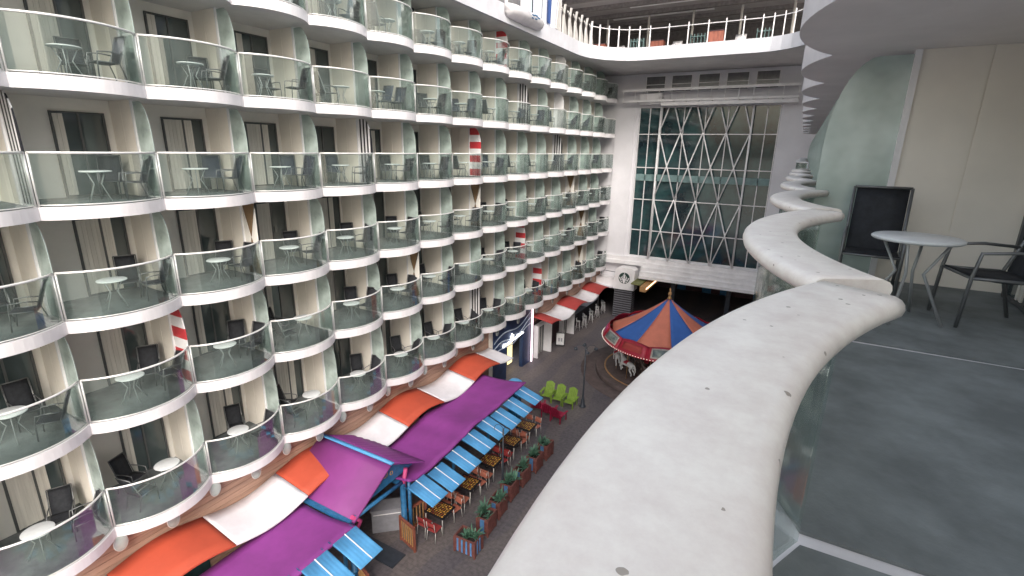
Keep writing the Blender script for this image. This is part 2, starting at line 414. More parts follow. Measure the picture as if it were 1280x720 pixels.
def cabin_block(label, sg, xoff, sag, ks, rows, ybase, wall_rng, kname):
    root = thing('cabin_block', label, 'building', (xoff, 0, 0))
    D = balcony_meshes(sg, sag, ''); cache = {}
    gd, fd, cd = door_mesh(sg, 2.4)
    for r in rows:
        top = (SB[r - 1]) if r > 0 else 20.62
        fl = SB[r] + SLAB; H = round(top - fl, 3)
        if H not in cache: cache[H] = divider_meshes(sg, H, '')
        V = cache[H]
        for k in ks:
            if sg < 0 and r < 2 and k < 1: continue      # the nearest balconies of this deck are open to the sky
            y = ybase + k * BW
            def add(name, me, par, loc=(0, 0, 0)):
                o = bpy.data.objects.new(name, me); COL.objects.link(o); o.parent = par; o.location = loc; return o
            bal = add('balcony', D['balcony'], root, (0, y, fl))
            for nm in ('deck_floor', 'glass_panel', 'handrail', 'post', 'post_b'):
                if sg < 0 and r == 2 and k < 6 and nm in ('glass_panel', 'handrail', 'post', 'post_b'): continue
                add(nm.replace('_b', ''), D[nm], bal)
            add('sliding_door', gd, bal, (0, .62, 0)); add('door_frame', fd, bal, (0, .62, 0)); add('curtain', cd[(r * 7 + k * 5 + k * k) % 3], bal, (0, .62, 0))
            if sg < 0 and k in (-1, 0, 1) and r == 2: continue   # two joined balconies without a divider in front of the camera
            add('partition', V['partition'], bal); add('screen_frame', V['screen_frame'], bal)
            sp = SPECIAL.get((r, k)) if sg > 0 else None
            if sp is None: add('privacy_screen', V['privacy_screen'], bal)
            else:
                key = (H, sp)
                if key not in cache:
                    cache[key] = {'bw': lambda: striped_screen(sg, V['poly'], 0, 8, M['black'], M['white'], 'striped_screen'),
                                  'rw': lambda: striped_screen(sg, V['poly'], 1, 7, M['red'], M['white'], 'banded_screen'),
                                  'wh': lambda: striped_screen(sg, V['poly'], 0, 1, M['white'], M['white'], 'white_screen'),
                                  'dia': lambda: diamond_screen(sg, H, 'diamond_screen')}[sp]()
                add('privacy_screen', cache[key], bal)['label'] = SPL[sp]
            if r == 5 and sg > 0:
                if 'lamp' not in cache:
                    q = MB()
                    for yy in (.06, 1.25):
                        q.mat(0).lathe([(0.001, 0), (.15, .004), (.17, .02), (.15, .036), (0.001, .04)], 20)
                        # stand the disc upright facing the promenade
                        n = 20 * 5; base = len(q.v) - n
                        for i in range(base, len(q.v)):
                            vx, vy, vz = q.v[i]; q.v[i] = (-.02 + vz + (.30 if yy > 1 else 0), yy + vx, -SLAB - .24 + vy * 1.45)
                        x0 = -.005 + (.30 if yy > 1 else 0)
                        q.mat(1).tube([(x0, yy + .165 * cos(t * pi / 10), -SLAB - .24 + .24 * sin(t * pi / 10)) for t in range(20)], .014, 6, closed=True)
                    cache['lamp'] = q.mesh('disc_lamp', [M['ring'], M['light_metal']])
                add('disc_lamp', cache['lamp'], bal)
    y0, y1 = wall_rng
    b = MB(); a, c = sorted((-sg * BACK, -sg * (BACK + .3))); b.box(a, c, y0, y1, SB[5], 20.6)
    # joint battens that stand a little proud of the cabin wall
    for r in rows:
        pass
    b.build('wall', M['cream_back'], root)
    return root

left = cabin_block('long white cabin block with six tiers of curved glass balconies', 1, 0, .58, range(-5, 11), range(6), Y0, (-4, 43.2), 'left')
right = cabin_block('near cabin block whose balcony and white railing cap fill the right edge', -1, 14.72, .32, range(-1, 12), (1, 2, 3), 1.90, (-4, 43.2), 'right')
right_low = MB().box(.1, 2.2, -4, 43.2, 0, SB[5] - .02).box(2.25, 6, -4, 43.2, SB[5], 20.6).build('lower_wall', M['white_wall'], right)

# own balcony: wide white cap on the curved railing
cxx, cyy, R = 17.10 - 14.72, .613, 2.735
W = .27; half = math.asin(1.29 / R); n = 40
prof = [(R - dr, z) for (dr, z) in ((.022, -.07), (.006, -.055), (0, -.036), (.004, -.020), (.014, -.008), (.034, 0), (W - .034, 0), (W - .014, -.008), (W - .004, -.020), (W, -.036), (W - .006, -.055), (W - .022, -.07))]
cap = MB(); k = len(prof)
for i in range(n + 1):
    a = pi - (-half + 2 * half * i / n)
    for r, z in prof: cap.v.append((cxx + r * cos(a), cyy + r * sin(a), CZ - .40 + z))
for i in range(n):
    for j in range(k): cap.face((i * k + j, (i + 1) * k + j, (i + 1) * k + (j + 1) % k, i * k + (j + 1) % k), True)
cap.face(list(range(k))); cap.face([n * k + j for j in range(k)][::-1])
capme = cap.mesh('railing_cap', M['cap'])
g = MB(); pts = []
for rr in (R - .10, R - .115):
    pts.append([(cxx + rr * cos(pi - (-half + 2 * half * i / n)), cyy + rr * sin(pi - (-half + 2 * half * i / n))) for i in range(n + 1)])
gme = g.prism(pts[0] + pts[1][::-1], SB[2] + SLAB + .03, CZ - .45).mesh('railing_glass', M['rail_glass'])
for q in range(7):
    for nm, me in (('railing_cap', capme), ('railing_glass', gme)):
        o = bpy.data.objects.new(nm, me); COL.objects.link(o); o.parent = right; o.location = (0, q * BW, 0)
        if nm == 'railing_cap' and q == 0: o['label'] = 'wide weathered white curved cap on the nearest railing'

# ------------------------------------------------------------------ balcony furniture
def make_sling_chair(m, label):
    t = thing('balcony_chair', label, 'chair')
    MB().sheet(lambda u, v: (-.23 + .46 * u, -.20 + .44 * v, .43 + .02 * v - .02 * sin(pi * v)), 3, 5, .02).build('seat', m, t)
    b = MB(); b.sheet(lambda u, v: (-.23 + .46 * u, -.20 - .20 * v - .02, .44 + .62 * v), 3, 5, .025); b.build('backrest', m, t)
    f = MB()
    for s in (-1, 1):
        x = s * .25
        f.tube([(x, .27, 0), (x, .25, .43), (x, .22, .64), (x, -.02, .66), (x, -.30, .64)], .015, 6)
        f.tube([(x, -.32, 0), (x, -.20, .42), (x, -.42, 1.07)], .015, 6)
        f.tube([(x, .25, .43), (x, -.20, .42)], .014, 6)
    f.tube([(-.25, -.42, 1.07), (.25, -.42, 1.07)], .015, 6); f.tube([(-.25, .25, .43), (.25, .25, .43)], .012, 6)
    f.build('frame', M['chair_metal'], t)
    return t
def make_table(label):
    t = thing('balcony_table', label, 'table')
    MB().lathe([(.001, .70), (.31, .70), (.325, .71), (.325, .725), (.31, .735), (.001, .735)], 24).build('tabletop', M['tabletop'], t)
    for i in range(4):
        a = pi / 4 + i * pi / 2; c, s = cos(a), sin(a)
        MB().tube([(.24 * c, .24 * s, .70), (.10 * c, .10 * s, .42), (.30 * c, .30 * s, 0)], .013, 6).build('leg', M['table_metal'], t)
    return t
proto = {'c': None, 'n': None, 't': None, 'l': None}
def put(kind, loc, rz, label, group):
    if proto[kind] is None:
        proto[kind] = {'c': lambda: make_sling_chair(M['sling'], label), 'n': lambda: make_sling_chair(M['sling2'], label), 'l': lambda: make_sling_chair(M['towel'], label), 't': lambda: make_table(label)}[kind]()
        o = proto[kind]; o.location = loc; o.rotation_euler.z = rz; o['group'] = group; o['label'] = label
        return o
    return dup(proto[kind], loc, rz, label, group)
def face(dx, dy): return atan2(-dx, dy)      # chair's front is +Y locally
for r in range(6):
    fl = SB[r] + SLAB + .012
    for k in range(-5, 11):
        y = Y0 + k * BW
        if not in_frame((0, y + 1.3, fl + .5), 60): continue
        rnd = random.Random(r * 100 + k)
        where = '%s balcony from the white end wall, %s tier' % (ORD[10 - k], ROWN[r])
        pat = rnd.choice('AABCA')
        if (r, k) in ((3, 0), (4, 0), (5, 0), (3, -1), (5, 1)): pat = 'A'
        if (r, k) in ((3, 1), (3, 2), (4, 1)): pat = 'B'
        if (r, k) == (1, 0): pat = 'D'
        j = lambda a=.08: rnd.uniform(-a, a)
        gt, gc = 'round tables on the balconies', 'dark sling chairs on the balconies'
        if pat == 'A': T = (-.35 + j(), 1.25 + j(.15)); A = (-1.05 + j(), 1.95 + j(.1), face(.9, -.55)); B = (-.45 + j(), 2.15 + j(.05), face(0, -1))
        elif pat == 'B': T = (-.55 + j(), 1.25 + j(.15)); A = (-1.25 + j(), 1.75 + j(), face(1, -.3)); B = (-.15 + j(.05), 1.95 + j(), face(-.3, -1))
        elif pat == 'C': T = (-.55 + j(), 1.65 + j(.1)); A = (-1.2 + j(), 1.1 + j(), face(1, .25)); B = (-.35 + j(), .85 + j(), face(0, 1))
        else: T = (-.4, .75); A = (-.75, 1.45, face(.25, -1)); B = (-.6, 2.1, face(.3, -1))
        kn = 'n' if (r in (1, 2) and rnd.random() < .5) else 'c'
        put('t', (T[0], y + T[1], fl), rnd.uniform(0, 1.5), 'small round pale table on the ' + where, gt)
        put(kn, (A[0], y + A[1], fl), A[2] + j(.25), 'sling chair nearer the cabin door, ' + where, gc)
        k2 = 'l' if (r, k) == (4, 5) else kn
        if rnd.random() < .9 or k < 3:
            put(k2, (B[0], y + B[1], fl), B[2] + j(.3), 'sling chair nearer the railing, ' + where, gc)
# the near block: only what shows beyond the cap
fl = SB[2] + SLAB + .012
yb = 1.90 + BW
put('t', (15.55, yb + .9, fl), .4, 'round pale table on the nearest furnished balcony of the right hand block', 'round tables on the balconies')
put('c', (15.35, yb + 1.75, fl), face(-.1, -1), 'dark sling chair by the white cap, nearest furnished balcony of the right block', 'dark sling chairs on the balconies')
put('c', (16.15, yb + 1.15, fl), face(-1, -.2), 'dark sling chair against the cabin wall, nearest furnished balcony, right block', 'dark sling chairs on the balconies')

# ------------------------------------------------------------------ ground
def struct(o): o['kind'] = 'structure'; return o
struct(MB().box(-14, 20, -14, 62, -.3, 0).build('promenade', M['paving']))
struct(MB().box(-2500, 2500, -2500, 2500, -9.2, -9).build('sea', M['sea']))

# ------------------------------------------------------------------ ground floor shop fronts under the left block
wf = thing('planked_restaurant_front', 'brown horizontally planked wall above the orange and white canopies', 'wall', (0, 0, 0))
b = MB(); z = 0.0
while z < SB[5] - .2:
    b.box(-.42, -.30, -4, 23.75, z + .012, z + .20); z += .205
b.box(-.5, -.42, -4, 23.75, 0, SB[5] - .03); b.build('planking', M['wood'], wf)
b = MB(); b.box(-.40, -.26, 23.76, 24.15, 0, SB[5] - .03); b.build('end_panel', M['cream'], wf)
for i, yy in enumerate((1.0, 5.0, 13.5, 17.2, 20.8)):
    b = MB().box(-.29, -.27, yy, yy + 1.7, 0, 2.3); b.build('window', M['win'], wf)

ws = thing('wave_shopfront', 'navy shopfront painted with pale waves and a lit white sign', 'shopfront', (0, 0, 0))
b = MB(); b.box(-.45, -.2, 24.16, 25.75, 0, SB[5] - .03); b.box(-.45, -.2, 25.75, 27.95, 2.35, SB[5] - .03); b.box(-.45, -.2, 27.95, 29.05, 0, SB[5] - .03)
b.build('facade', M['navy'], ws)
for q, (zb, am, ph) in enumerate(((3.55, .20, .0), (3.05, .24, .5), (2.70, .18, 1.1))):
    pts = [(-.19, 24.2 + 4.8 * i / 30, zb - .62 * (1 - i / 30) + am * sin(ph + i / 30 * 7.2)) for i in range(31)]
    b = MB()
    for i in range(30):
        a, c = pts[i], pts[i + 1]
        b.box(0, 1, 0, 1, 0, 1); base = len(b.v) - 8
        for t, (p, dz, dx) in enumerate(((a, 0, 0), (a, 0, .015), (c, 0, .015), (c, 0, 0), (a, .07, 0), (a, .07, .015), (c, .07, .015), (c, .07, 0))):
            b.v[base + t] = (p[0] + dx, p[1], p[2] + dz)
    b.build('painted_wave', M['wave'], ws)
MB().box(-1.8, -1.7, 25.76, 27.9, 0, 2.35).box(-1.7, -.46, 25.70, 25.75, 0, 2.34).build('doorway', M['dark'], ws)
MB().box(-1.0, -.95, 27.25, 27.85, .25, 2.3).build('lit_panel', M['warm'], ws)
b = MB()   # lit script: a star shape over a run of slanting strokes
x0, x1 = -.17, -.10
cy, cz = 26.35, 2.78
star = []
for i in range(10):
    rr = .24 if i % 2 == 0 else .10; a = pi / 2 + i * pi / 5; star.append((cy + rr * cos(a), cz + rr * sin(a)))
b.prism(star, x0, x1, lambda u, v, w: (w, u, v))
yy = 25.2
for i in range(9):
    zb = 2.40 + .02 * i; hgt = (.22, .13, .13, .19, .12, .13, .19, .12, .14)[i]
    b.prism([(yy, zb), (yy + .10, zb), (yy + .16, zb + hgt), (yy + .06, zb + hgt)], x0, x1, lambda u, v, w: (w, u, v))
    b.prism([(yy + .04, zb), (yy + .30, zb + .015), (yy + .30, zb + .055), (yy + .04, zb + .04)], x0 + .005, x1 + .01, lambda u, v, w: (w, u, v))
    yy += .30
b.build('lit_sign', M['signlit'], ws)
tag(MB().box(-.15, -.05, 29.08, 29.17, .02, 4.15).build('neon_tube', M['neon']), 'tall glowing pinkish light tube beside the navy wave shopfront', 'light')

ds = thing('maroon_shopfront', 'dark maroon shopfront with white framed doors under red and white canopies', 'shopfront')
b = MB(); b.box(-.5, -.3, 29.2, 43.2, 2.55, SB[5] - .03)
for a, c in ((29.2, 29.75), (31.6, 34.2), (35.9, 36.6)): b.box(-.5, -.3, a, c, 0, 2.55)
b.build('facade', M['maroon'], ds)
b = MB().box(-.34, -.28, 29.2, 43.2, 2.75, SB[5] - .04); b.build('planking', M['wood'], ds)
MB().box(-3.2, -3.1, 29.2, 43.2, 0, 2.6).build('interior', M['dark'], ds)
for (a, c, hh) in ((29.8, 31.5, 2.45), (34.25, 35.85, 2.5)):
    d = MB(); d.box(-.3, .35, c - .10, c, 0, hh); d.box(-.3, .05, a, a + .12, 0, hh); d.box(-.3, .0, a + .12, c - .10, hh - .15, hh)
    df = d.build('white_door_frame', M['white'], ds)
    MB().box(-.32, -.27, a + .13, c - .11, .03, hh - .16).build('door_leaf', M['blindglass'], df)
    e = MB()
    for yy in (a + .5, (a + c) / 2, c - .5): e.box(-.268, -.24, yy - .025, yy + .025, .03, hh - .17)
    e.build('mullion', M['light_metal'], df)
cf = MB(); cf.box(-.36, -.31, 36.65, 43.1, 0, 1.0); cf.build('low_counter', M['dark'], ds)

# wavy canopies
def wavy(y, z0=2.88, A=.22, c=15.75, per=5.16): return z0 + A * cos(2 * pi * (y - c) / per)
def canopy(y0, y1, m, label, x0=-.25, x1=1.45, cx=15.75):
    b = MB(); b.sheet(lambda u, v: (x0 + (x1 - x0) * v, y0 + .01 + (y1 - y0 - .02) * u, wavy(y0 + (y1 - y0) * u, c=cx) + .26 * (1 - v)), 16, 4, .05)
    t = b.build('wavy_canopy', m); tag(t, label, 'canopy', 'wavy canopies along the shop fronts')
    return t
segs = [(14.45, 17.03, 'orange', 'orange arched canopy nearest the bottom left among the wavy canopies'),
        (17.03, 19.6, 'white', 'white sagging canopy between the two orange canopies'),
        (19.6, 22.2, 'orange', 'orange arched canopy just left of the purple canopy tip'),
        (22.2, 23.7, 'white', 'short white canopy end beside the navy wave shopfront'),
        (11.87, 14.45, 'white', 'white sagging canopy next to the purple gabled roof'),
        (9.29, 11.87, 'orange', 'orange arched canopy behind the purple gabled roof'),
        (6.71, 9.29, 'white', 'white sagging canopy left of the purple gabled roof'),
        (4.13, 6.71, 'orange', 'orange arched canopy second from the left edge'),
        (1.55, 4.13, 'white', 'white sagging canopy at the lower left edge')]
for a, c, kk, lab in segs: canopy(a, c, M['orange'] if kk == 'orange' else M['whitecanopy'], lab, cx=15.74)
segs = [(29.25, 30.85, 'red', 'short red canopy beside the glowing pink light tube'),
        (30.85, 33.4, 'white', 'white canopy over the gap between the two white door frames'),
        (33.4, 35.95, 'red', 'middle red canopy above the second white door frame'),
        (35.95, 38.5, 'white', 'white canopy between the two far red canopies'),
        (38.5, 41.1, 'red', 'farthest red canopy by the white end wall'),
        (41.1, 43.1, 'white', 'white canopy end against the white end wall')]
for a, c, kk, lab in segs: canopy(a, c, M['redcanopy'] if kk == 'red' else M['whitecanopy'], lab, cx=34.7, x1=1.35)

# purple sheet roof with blue awnings
PZ = [(-6, 2.8), (0, 3.0), (4.5, 2.7), (9.3, 2.75), (11.5, 2.86), (12.3, 2.62), (13.0, 2.55), (14, 2.63), (15, 2.79), (16.03, 2.95), (17, 2.86), (18, 2.80), (18.8, 2.86), (20, 2.95), (20.7, 2.98)]
def pz(y):
    for (a, za), (c, zc) in zip(PZ, PZ[1:]):
        if y <= c: t = (y - a) / (c - a); t = t * t * (3 - 2 * t); return za + (zc - za) * t
    return PZ[-1][1]
def purple(y0, y1, label, taper=0):
    t = thing('purple_canopy', label, 'canopy', (0, 0, 0))
    def f(u, v):
        y = y0 + (y1 - y0) * u
        xo = 3.85 + .04 * sin(y * 1.3); xi = 1.2
        yy = y + (.0 if not taper else (-1.0 * (1 - v) * max(0, (u - .8) / .2)))
        return (xi + (xo - xi) * v, yy, pz(y) - .22 * (1 - v) - .10 * sin(pi * v))
    MB().sheet(f, 48, 8, .06).build('roof_sheet', M['purple'], t)
    n = int((y1 - y0) / 2.6)
    for i in range(n + 1):
        y = y0 + .3 + (y1 - y0 - .6) * i / n
        MB().tube([(3.55, y, 0), (3.55, y, pz(y) - .1)], .07, 10).build('post', M['bluepost'], t)
        MB().box(1.3, 3.7, y - .04, y + .04, pz(y) - .56, pz(y) - .46).build('rafter', M['bluepost'], t)
    return t
purple(11.75, 20.7, 'long purple wavy sheet roof over the restaurant tables')
purple(-1.5, 9.2, 'purple sheet roof left of the gabled entrance roof')
dr = thing('round_kiosk', 'round blue kiosk post with domed top just past the purple roof tip', 'kiosk', (2.75, 21.6, 0))
MB().lathe([(.36, 0), (.36, 2.0), (.42, 2.02), (.42, 2.1)], 24).build('drum', M['bluepost'], dr)
MB().lathe([(.43, 2.1), (.40, 2.3), (.26, 2.42), (.001, 2.46)], 24).build('dome', M['blue'], dr)
def make_awning(label):
    t = thing('blue_awning', label, 'awning', (0, 0, 0), 0, 'small blue awnings along the purple roofs')
    W_, L_ = .92, 1.14; dz = -.36
    MB().sheet(lambda u, v: (L_ * v, W_ * u, dz * v + .007 * abs(sin(u * pi * 7))), 28, 1, .02).build('panel', M['blue'], t)
    MB().sheet(lambda u, v: (L_ * v, W_ * .5 - .016 + .032 * u, dz * v + .034), 1, 1, .014, False).build('centre_strip', M['white'], t)
    for yy in (0.03, W_ - .03): MB().tube([(-.25, yy, -.05), (L_ * .5, yy, dz * .5 - .04), (L_, yy, dz - .03)], .015, 6).build('arm', M['bluepost'], t)
    return t
aw = None
AY = [11.62 + 1.135 * i for i in range(8)]
for i, y in enumerate(AY):
    lab = '%s blue awning from the gabled roof, along the long purple roof' % ORD[i]
    z = pz(y + .4) - .10
    if aw is None: aw = make_awning(lab); aw.location = (3.86, y, z)
    else: dup(aw, (3.86, y, z), 0, lab)
for i in range(8):
    y = 8.24 - 1.135 * i
    dup(aw, (3.86, y, pz(y + .4) + .05), 0, '%s blue awning left of the gabled roof, counting leftward' % ORD[i])

# gabled entrance roof
gz = thing('gabled_entrance', 'purple gabled entrance roof with blue posts and truss', 'shelter', (0, 0, 0))
RY, RZ = 11.25, 3.70
MB().sheet(lambda u, v: (-.1 + 3.62 * u, RY - 1.85 * v, RZ - 1.12 * v), 2, 6, .06).build('front_slope', M['magenta'], gz)
MB().sheet(lambda u, v: (-.1 + 3.62 * u, RY + .02 + 1.75 * v, RZ - .95 * v - .02 + .025 * abs(sin(u * 40))), 60, 3, .06).build('back_slope', M['purple'], gz)
MB().sheet(lambda u, v: (-.1 + 3.66 * u, RY - .07 + .14 * v, RZ + .035), 2, 1, .05).build('ridge_strip', M['blue'], gz)
MB().prism([(9.8, 2.66), (12.6, 2.78), (RY, RZ - .16)], 3.2, 3.26, lambda u, v, w: (w, u, v)).build('gable_panel', M['bluepost'], gz)
b = MB()
for yy, zz, rr in ((11.15, 3.2, .11), (10.85, 3.08, .07), (11.45, 3.1, .07)):
    b.tube([(3.27, yy + rr * cos(t * pi / 6), zz + rr * sin(t * pi / 6)) for t in range(12)], .016, 5, closed=True)
b.build('ornament', M['gold'], gz)
MB().tube([(3.40, 9.5, 2.62), (3.40, 11.95, 2.50)], .075, 10).build('tie_beam', M['bluepost'], gz)
MB().tube([(3.42, 9.4, 2.75), (3.42, 9.75, 2.35), (3.42, 9.55, 2.1)], .07, 10).build('brace', M['pink'], gz)
MB().tube([(3.42, 12.05, 3.0), (3.45, 11.9, 2.6), (3.45, 11.88, 2.3)], .08, 10).build('brace', M['pink'], gz)
for yy in (9.35, 11.85): MB().lathe([(.11, 0), (.11, .6), (.14, .62), (.14, .7), (.11, .72), (.11, 2.5)], 16, (3.42, yy, 0)).build('post', M['bluepost'], gz)
for yy in (9.35, 11.85): MB().lathe([(.11, 0), (.11, 2.5)], 16, (.6, yy, 0)).build('post', M['bluepost'], gz)
MB().box(.6, 3.4, 9.28, 9.42, 2.48, 2.6).build('side_beam', M['bluepost'], gz)
MB().box(.6, 3.4, 11.80, 11.9, 2.38, 2.5).build('side_beam', M['bluepost'], gz)
st = thing('host_counter', 'grey counter box standing under the gabled entrance roof', 'counter', (2.45, 12.0, 0), radians(42))
MB().box(-.62, .55, -.28, .28, .0, .98).build('cabinet', M['greybox'], st)
MB().box(-.66, .59, -.32, .32, .98, 1.03).build('counter_top', M['greybox'], st)
MB().box(-.55, .48, -.30, -.283, .80, .83).build('trim_line', M['white'], st)
def make_gate(L_, label):
    t = thing('slatted_gate', label, 'gate', group='slatted wooden gates by the restaurant entrance')
    b = MB(); b.box(0, L_, -.035, .035, .06, .16); b.box(0, L_, -.035, .035, .98, 1.08); b.box(0, .07, -.04, .04, 0, 1.1); b.box(L_ - .07, L_, -.04, .04, 0, 1.1)
    b.build('frame', M['gate'], t)
    s = MB(); n = 6
    for i in range(n):
        x = .12 + (L_ - .24 - .06) * i / (n - 1); s.box(x, x + .038, -.02, .02, .161, .979)
    s.build('slats', M['slat'], t); return t
g1 = make_gate(.95, 'slatted wooden gate panel facing the camera below the blue post'); g1.location = (3.3, 11.72, 0); g1.rotation_euler.z = radians(-14)
g2 = make_gate(1.1, 'slatted wooden panel behind the blue post beside the first table'); g2.location = (3.28, 11.95, 0); g2.rotation_euler.z = radians(78)
g3 = make_gate(.95, 'slatted wooden gate panel at the near side of the entrance'); g3.location = (3.4, 9.45, 0); g3.rotation_euler.z = radians(-20)
tag(MB().box(.6, 4.0, 10.5, 11.2, .004, .05).build('entrance_mat', M['lampm']), 'dark strip of floor matting leading through the gabled entrance', 'mat')

# ------------------------------------------------------------------ restaurant tables and chairs
def make_rtable(label):
    t = thing('restaurant_table', label, 'table', group='patterned restaurant tables')
    b = MB(); b.box(-.46, .46, -.42, .42, .70, .745); b.build('tabletop', M['black'], t)
    rn = random.Random(3); b = MB()
    m = 8
    for i in range(m):
        for j in range(m):
            cx, cy = -.40 + .80 * (i + .5) / m, -.36 + .72 * (j + .5) / m
            b.mat(rn.choice((0, 0, 1, 2))); w = .052 if (i + j) % 2 else .034; d = .045 if (i + j) % 2 else .03
            a = rn.uniform(0, 1.2); P = [(cx + w * cos(a + q * pi / 2) , cy + d * sin(a + q * pi / 2)) for q in range(4)]
            b.prism(P, .7455, .7475)
    b.build('inlay_pattern', [mat('amber_inlay', (.78, .42, .07), .4), mat('ochre_inlay', (.55, .27, .05), .4), mat('brick_inlay', (.33, .07, .02), .4)], t)
    for sx in (-1, 1):
        for sy in (-1, 1): MB().tube([(sx * .40, sy * .36, .70), (sx * .42, sy * .38, 0)], .022, 8).build('leg', M['light_metal'], t)
    return t
def make_rchair(m, label):
    t = thing('restaurant_chair', label, 'chair', group='coral and red chairs at the restaurant tables')
    MB().box(-.20, .20, -.20, .20, .435, .465).build('seat', m, t)
    MB().sheet(lambda u, v: (-.2 + .4 * u, -.205 - .05 * v, .62 + .24 * v), 4, 3, .03).build('backrest', m, t)
    f = MB()
    for s in (-1, 1):
        f.tube([(s * .19, -.19, .435), (s * .205, -.24, 0)], .014, 6); f.tube([(s * .18, -.20, .44), (s * .18, -.255, .86)], .014, 6)
        f.tube([(s * .19, .19, .435), (s * .205, .22, 0)], .014, 6)
    f.build('frame', M['light_metal'], t); return t
TY = [13.10, 15.0, 16.87, 18.73, 20.35]
rt = None; rc = {}
for i, y in enumerate(TY + [7.6, 5.7]):
    nm = '%s patterned table from the gabled entrance' % ORD[i] if i < 5 else '%s patterned table left of the entrance' % ORD[i - 5]
    lab = ('dark table with amber inlay, ' + nm)
    if rt is None: rt = make_rtable(lab); rt.location = (4.13, y, 0)
    else: dup(rt, (4.13, y, 0), 0, lab)
    for q, (dx, dy, rz, w) in enumerate(((-.25, -.62, 0, 'near side, inner seat'), (.25, -.66, .1, 'near side, outer seat'), (-.24, .64, pi, 'far side, inner seat'), (.26, .62, pi - .1, 'far side, outer seat'))):
        c = 'seat' if (i + q // 2) % 3 else 'seat_red'
        lb = '%s chair, %s of the %s' % ('coral' if c == 'seat' else 'red', w, nm)
        loc = (4.13 + dx, y + dy, 0); rz += random.uniform(-.12, .12)
        if c not in rc: rc[c] = make_rchair(M[c], lb); rc[c].location = loc; rc[c].rotation_euler.z = rz
        else: dup(rc[c], loc, rz, lb)

# ------------------------------------------------------------------ planters with agaves
def make_planter(label):
    t = thing('wooden_planter', label, 'planter', group='row of wooden planters')
    b = MB()
    for s in (-1, 1):
        b.box(-.42, .42, s * .28 - .02, s * .28 + .02, .06, .66); b.box(s * .42 - .02, s * .42 + .02, -.26, .26, .06, .66)
    b.box(-.45, .45, -.31, -.255, .66, .70); b.box(-.45, .45, .255, .31, .66, .70); b.box(-.45, -.395, -.254, .254, .66, .70); b.box(.395, .45, -.254, .254, .66, .70)
    for sx in (-1, 1):
        for sy in (-1, 1): b.box(sx * .43 - .03, sx * .43 + .03, sy * .29 - .03, sy * .29 + .03, 0, .657)
    b.build('box', M['planter'], t)
    s_ = MB()
    for i in range(4): x = -.32 + .19 * i; s_.box(x, x + .07, -.318, -.302, .08, .64)
    for i in range(2): y = -.14 + .18 * i; s_.box(.442, .456, y, y + .07, .08, .64)
    s_.build('slats', M['planterblue'], t)
    MB().box(-.40, .40, -.26, .26, .5, .60).build('soil', M['soil'], t); return t
def make_agave(seed, label):
    rn = random.Random(seed); b = MB()
    for c in range(5):
        cx, cy = rn.uniform(-.27, .27), rn.uniform(-.15, .15); s = rn.uniform(.7, 1.15)
        for i in range(15):
            a = rn.uniform(0, 2 * pi); el = rn.uniform(.35, 1.4); L_ = rn.uniform(.34, .54) * s; w = .036 * s
            d = Vector((cos(a) * cos(el), sin(a) * cos(el), sin(el))); sd = Vector((-sin(a), cos(a), 0)); base = len(b.v)
            for k_, (t, ww) in enumerate(((0, .7), (.35, 1), (.7, .7), (1, .02))):
                p = Vector((cx, cy, .60)) + d * L_ * t + Vector((0, 0, -.10 * t * t * cos(el)))
                b.v += [tuple(p - sd * w * ww), tuple(p - Vector((0, 0, .012 * ww))), tuple(p + sd * w * ww)]
            for k_ in range(3):
                q = base + k_ * 3
                b.face((q, q + 1, q + 4, q + 3), True); b.face((q + 1, q + 2, q + 5, q + 4), True)
    o = b.build('agave_plant', M['leaf']); tag(o, label, 'plant', 'agave plants in the planters'); return o
PL = [(5.83, 12.62, .05), (5.86, 13.82, .08), (5.76, 14.85, .05), (5.66, 16.02, .02), (5.66, 17.12, -.02), (5.70, 18.3, .0), (5.70, 19.45, -.03)]
def make_narrow_planter(label):
    t = thing('wooden_planter', label, 'planter', group='row of wooden planters')
    b = MB(); X_, Y_, Z_ = .24, .34, .78
    for s in (-1, 1):
        b.box(-X_, X_, s * Y_ - .02, s * Y_ + .02, .05, Z_); b.box(s * X_ - .02, s * X_ + .02, -Y_ + .02, Y_ - .02, .05, Z_)
        for q in (-1, 1): b.box(s * X_ - .03, s * X_ + .03, q * Y_ - .03, q * Y_ + .03, 0, Z_ - .003)
    for i in range(3): b.box(X_ + .021, X_ + .032, -Y_ + .06 + .21 * i, -Y_ + .22 + .21 * i, .08, Z_ - .03)
    b.build('box', M['planter'], t)
    MB().box(-.09, .09, -Y_ - .034, -Y_ - .022, .10, Z_ - .05).build('slat', M['planterblue'], t)
    MB().box(-X_ + .03, X_ - .03, -Y_ + .03, Y_ - .03, .5, .66).build('soil', M['soil'], t); return t
pl = None; pn = None
for i, (x, y, rz) in enumerate(PL):
    lab = '%s red brown wooden planter box counting from the bottom of the row' % ORD[i]
    if pl is None: pl = make_planter(lab); pl.location = (x, y, 0); pl.rotation_euler.z = rz
    elif pn is None: pn = make_narrow_planter(lab); pn.location = (x, y, 0); pn.rotation_euler.z = rz
    else: dup(pn, (x, y, 0), rz, lab)
    a = make_agave(20 + i, 'spiky green agave in the %s planter from the bottom of the row' % ORD[i]); a.location = (x, y, .0 if i == 0 else .10); a.rotation_euler.z = rz
    if i: a.scale = (.72, 1.25, 1.05)
for i in range(3):
    y = 8.9 - 1.15 * i
    dup(pl, (5.75, y, 0), 1.2, '%s wooden planter box left of the entrance' % ORD[i])
    a = make_agave(40 + i, 'agave in the %s planter left of the entrance' % ORD[i]); a.location = (5.75, y, 0)

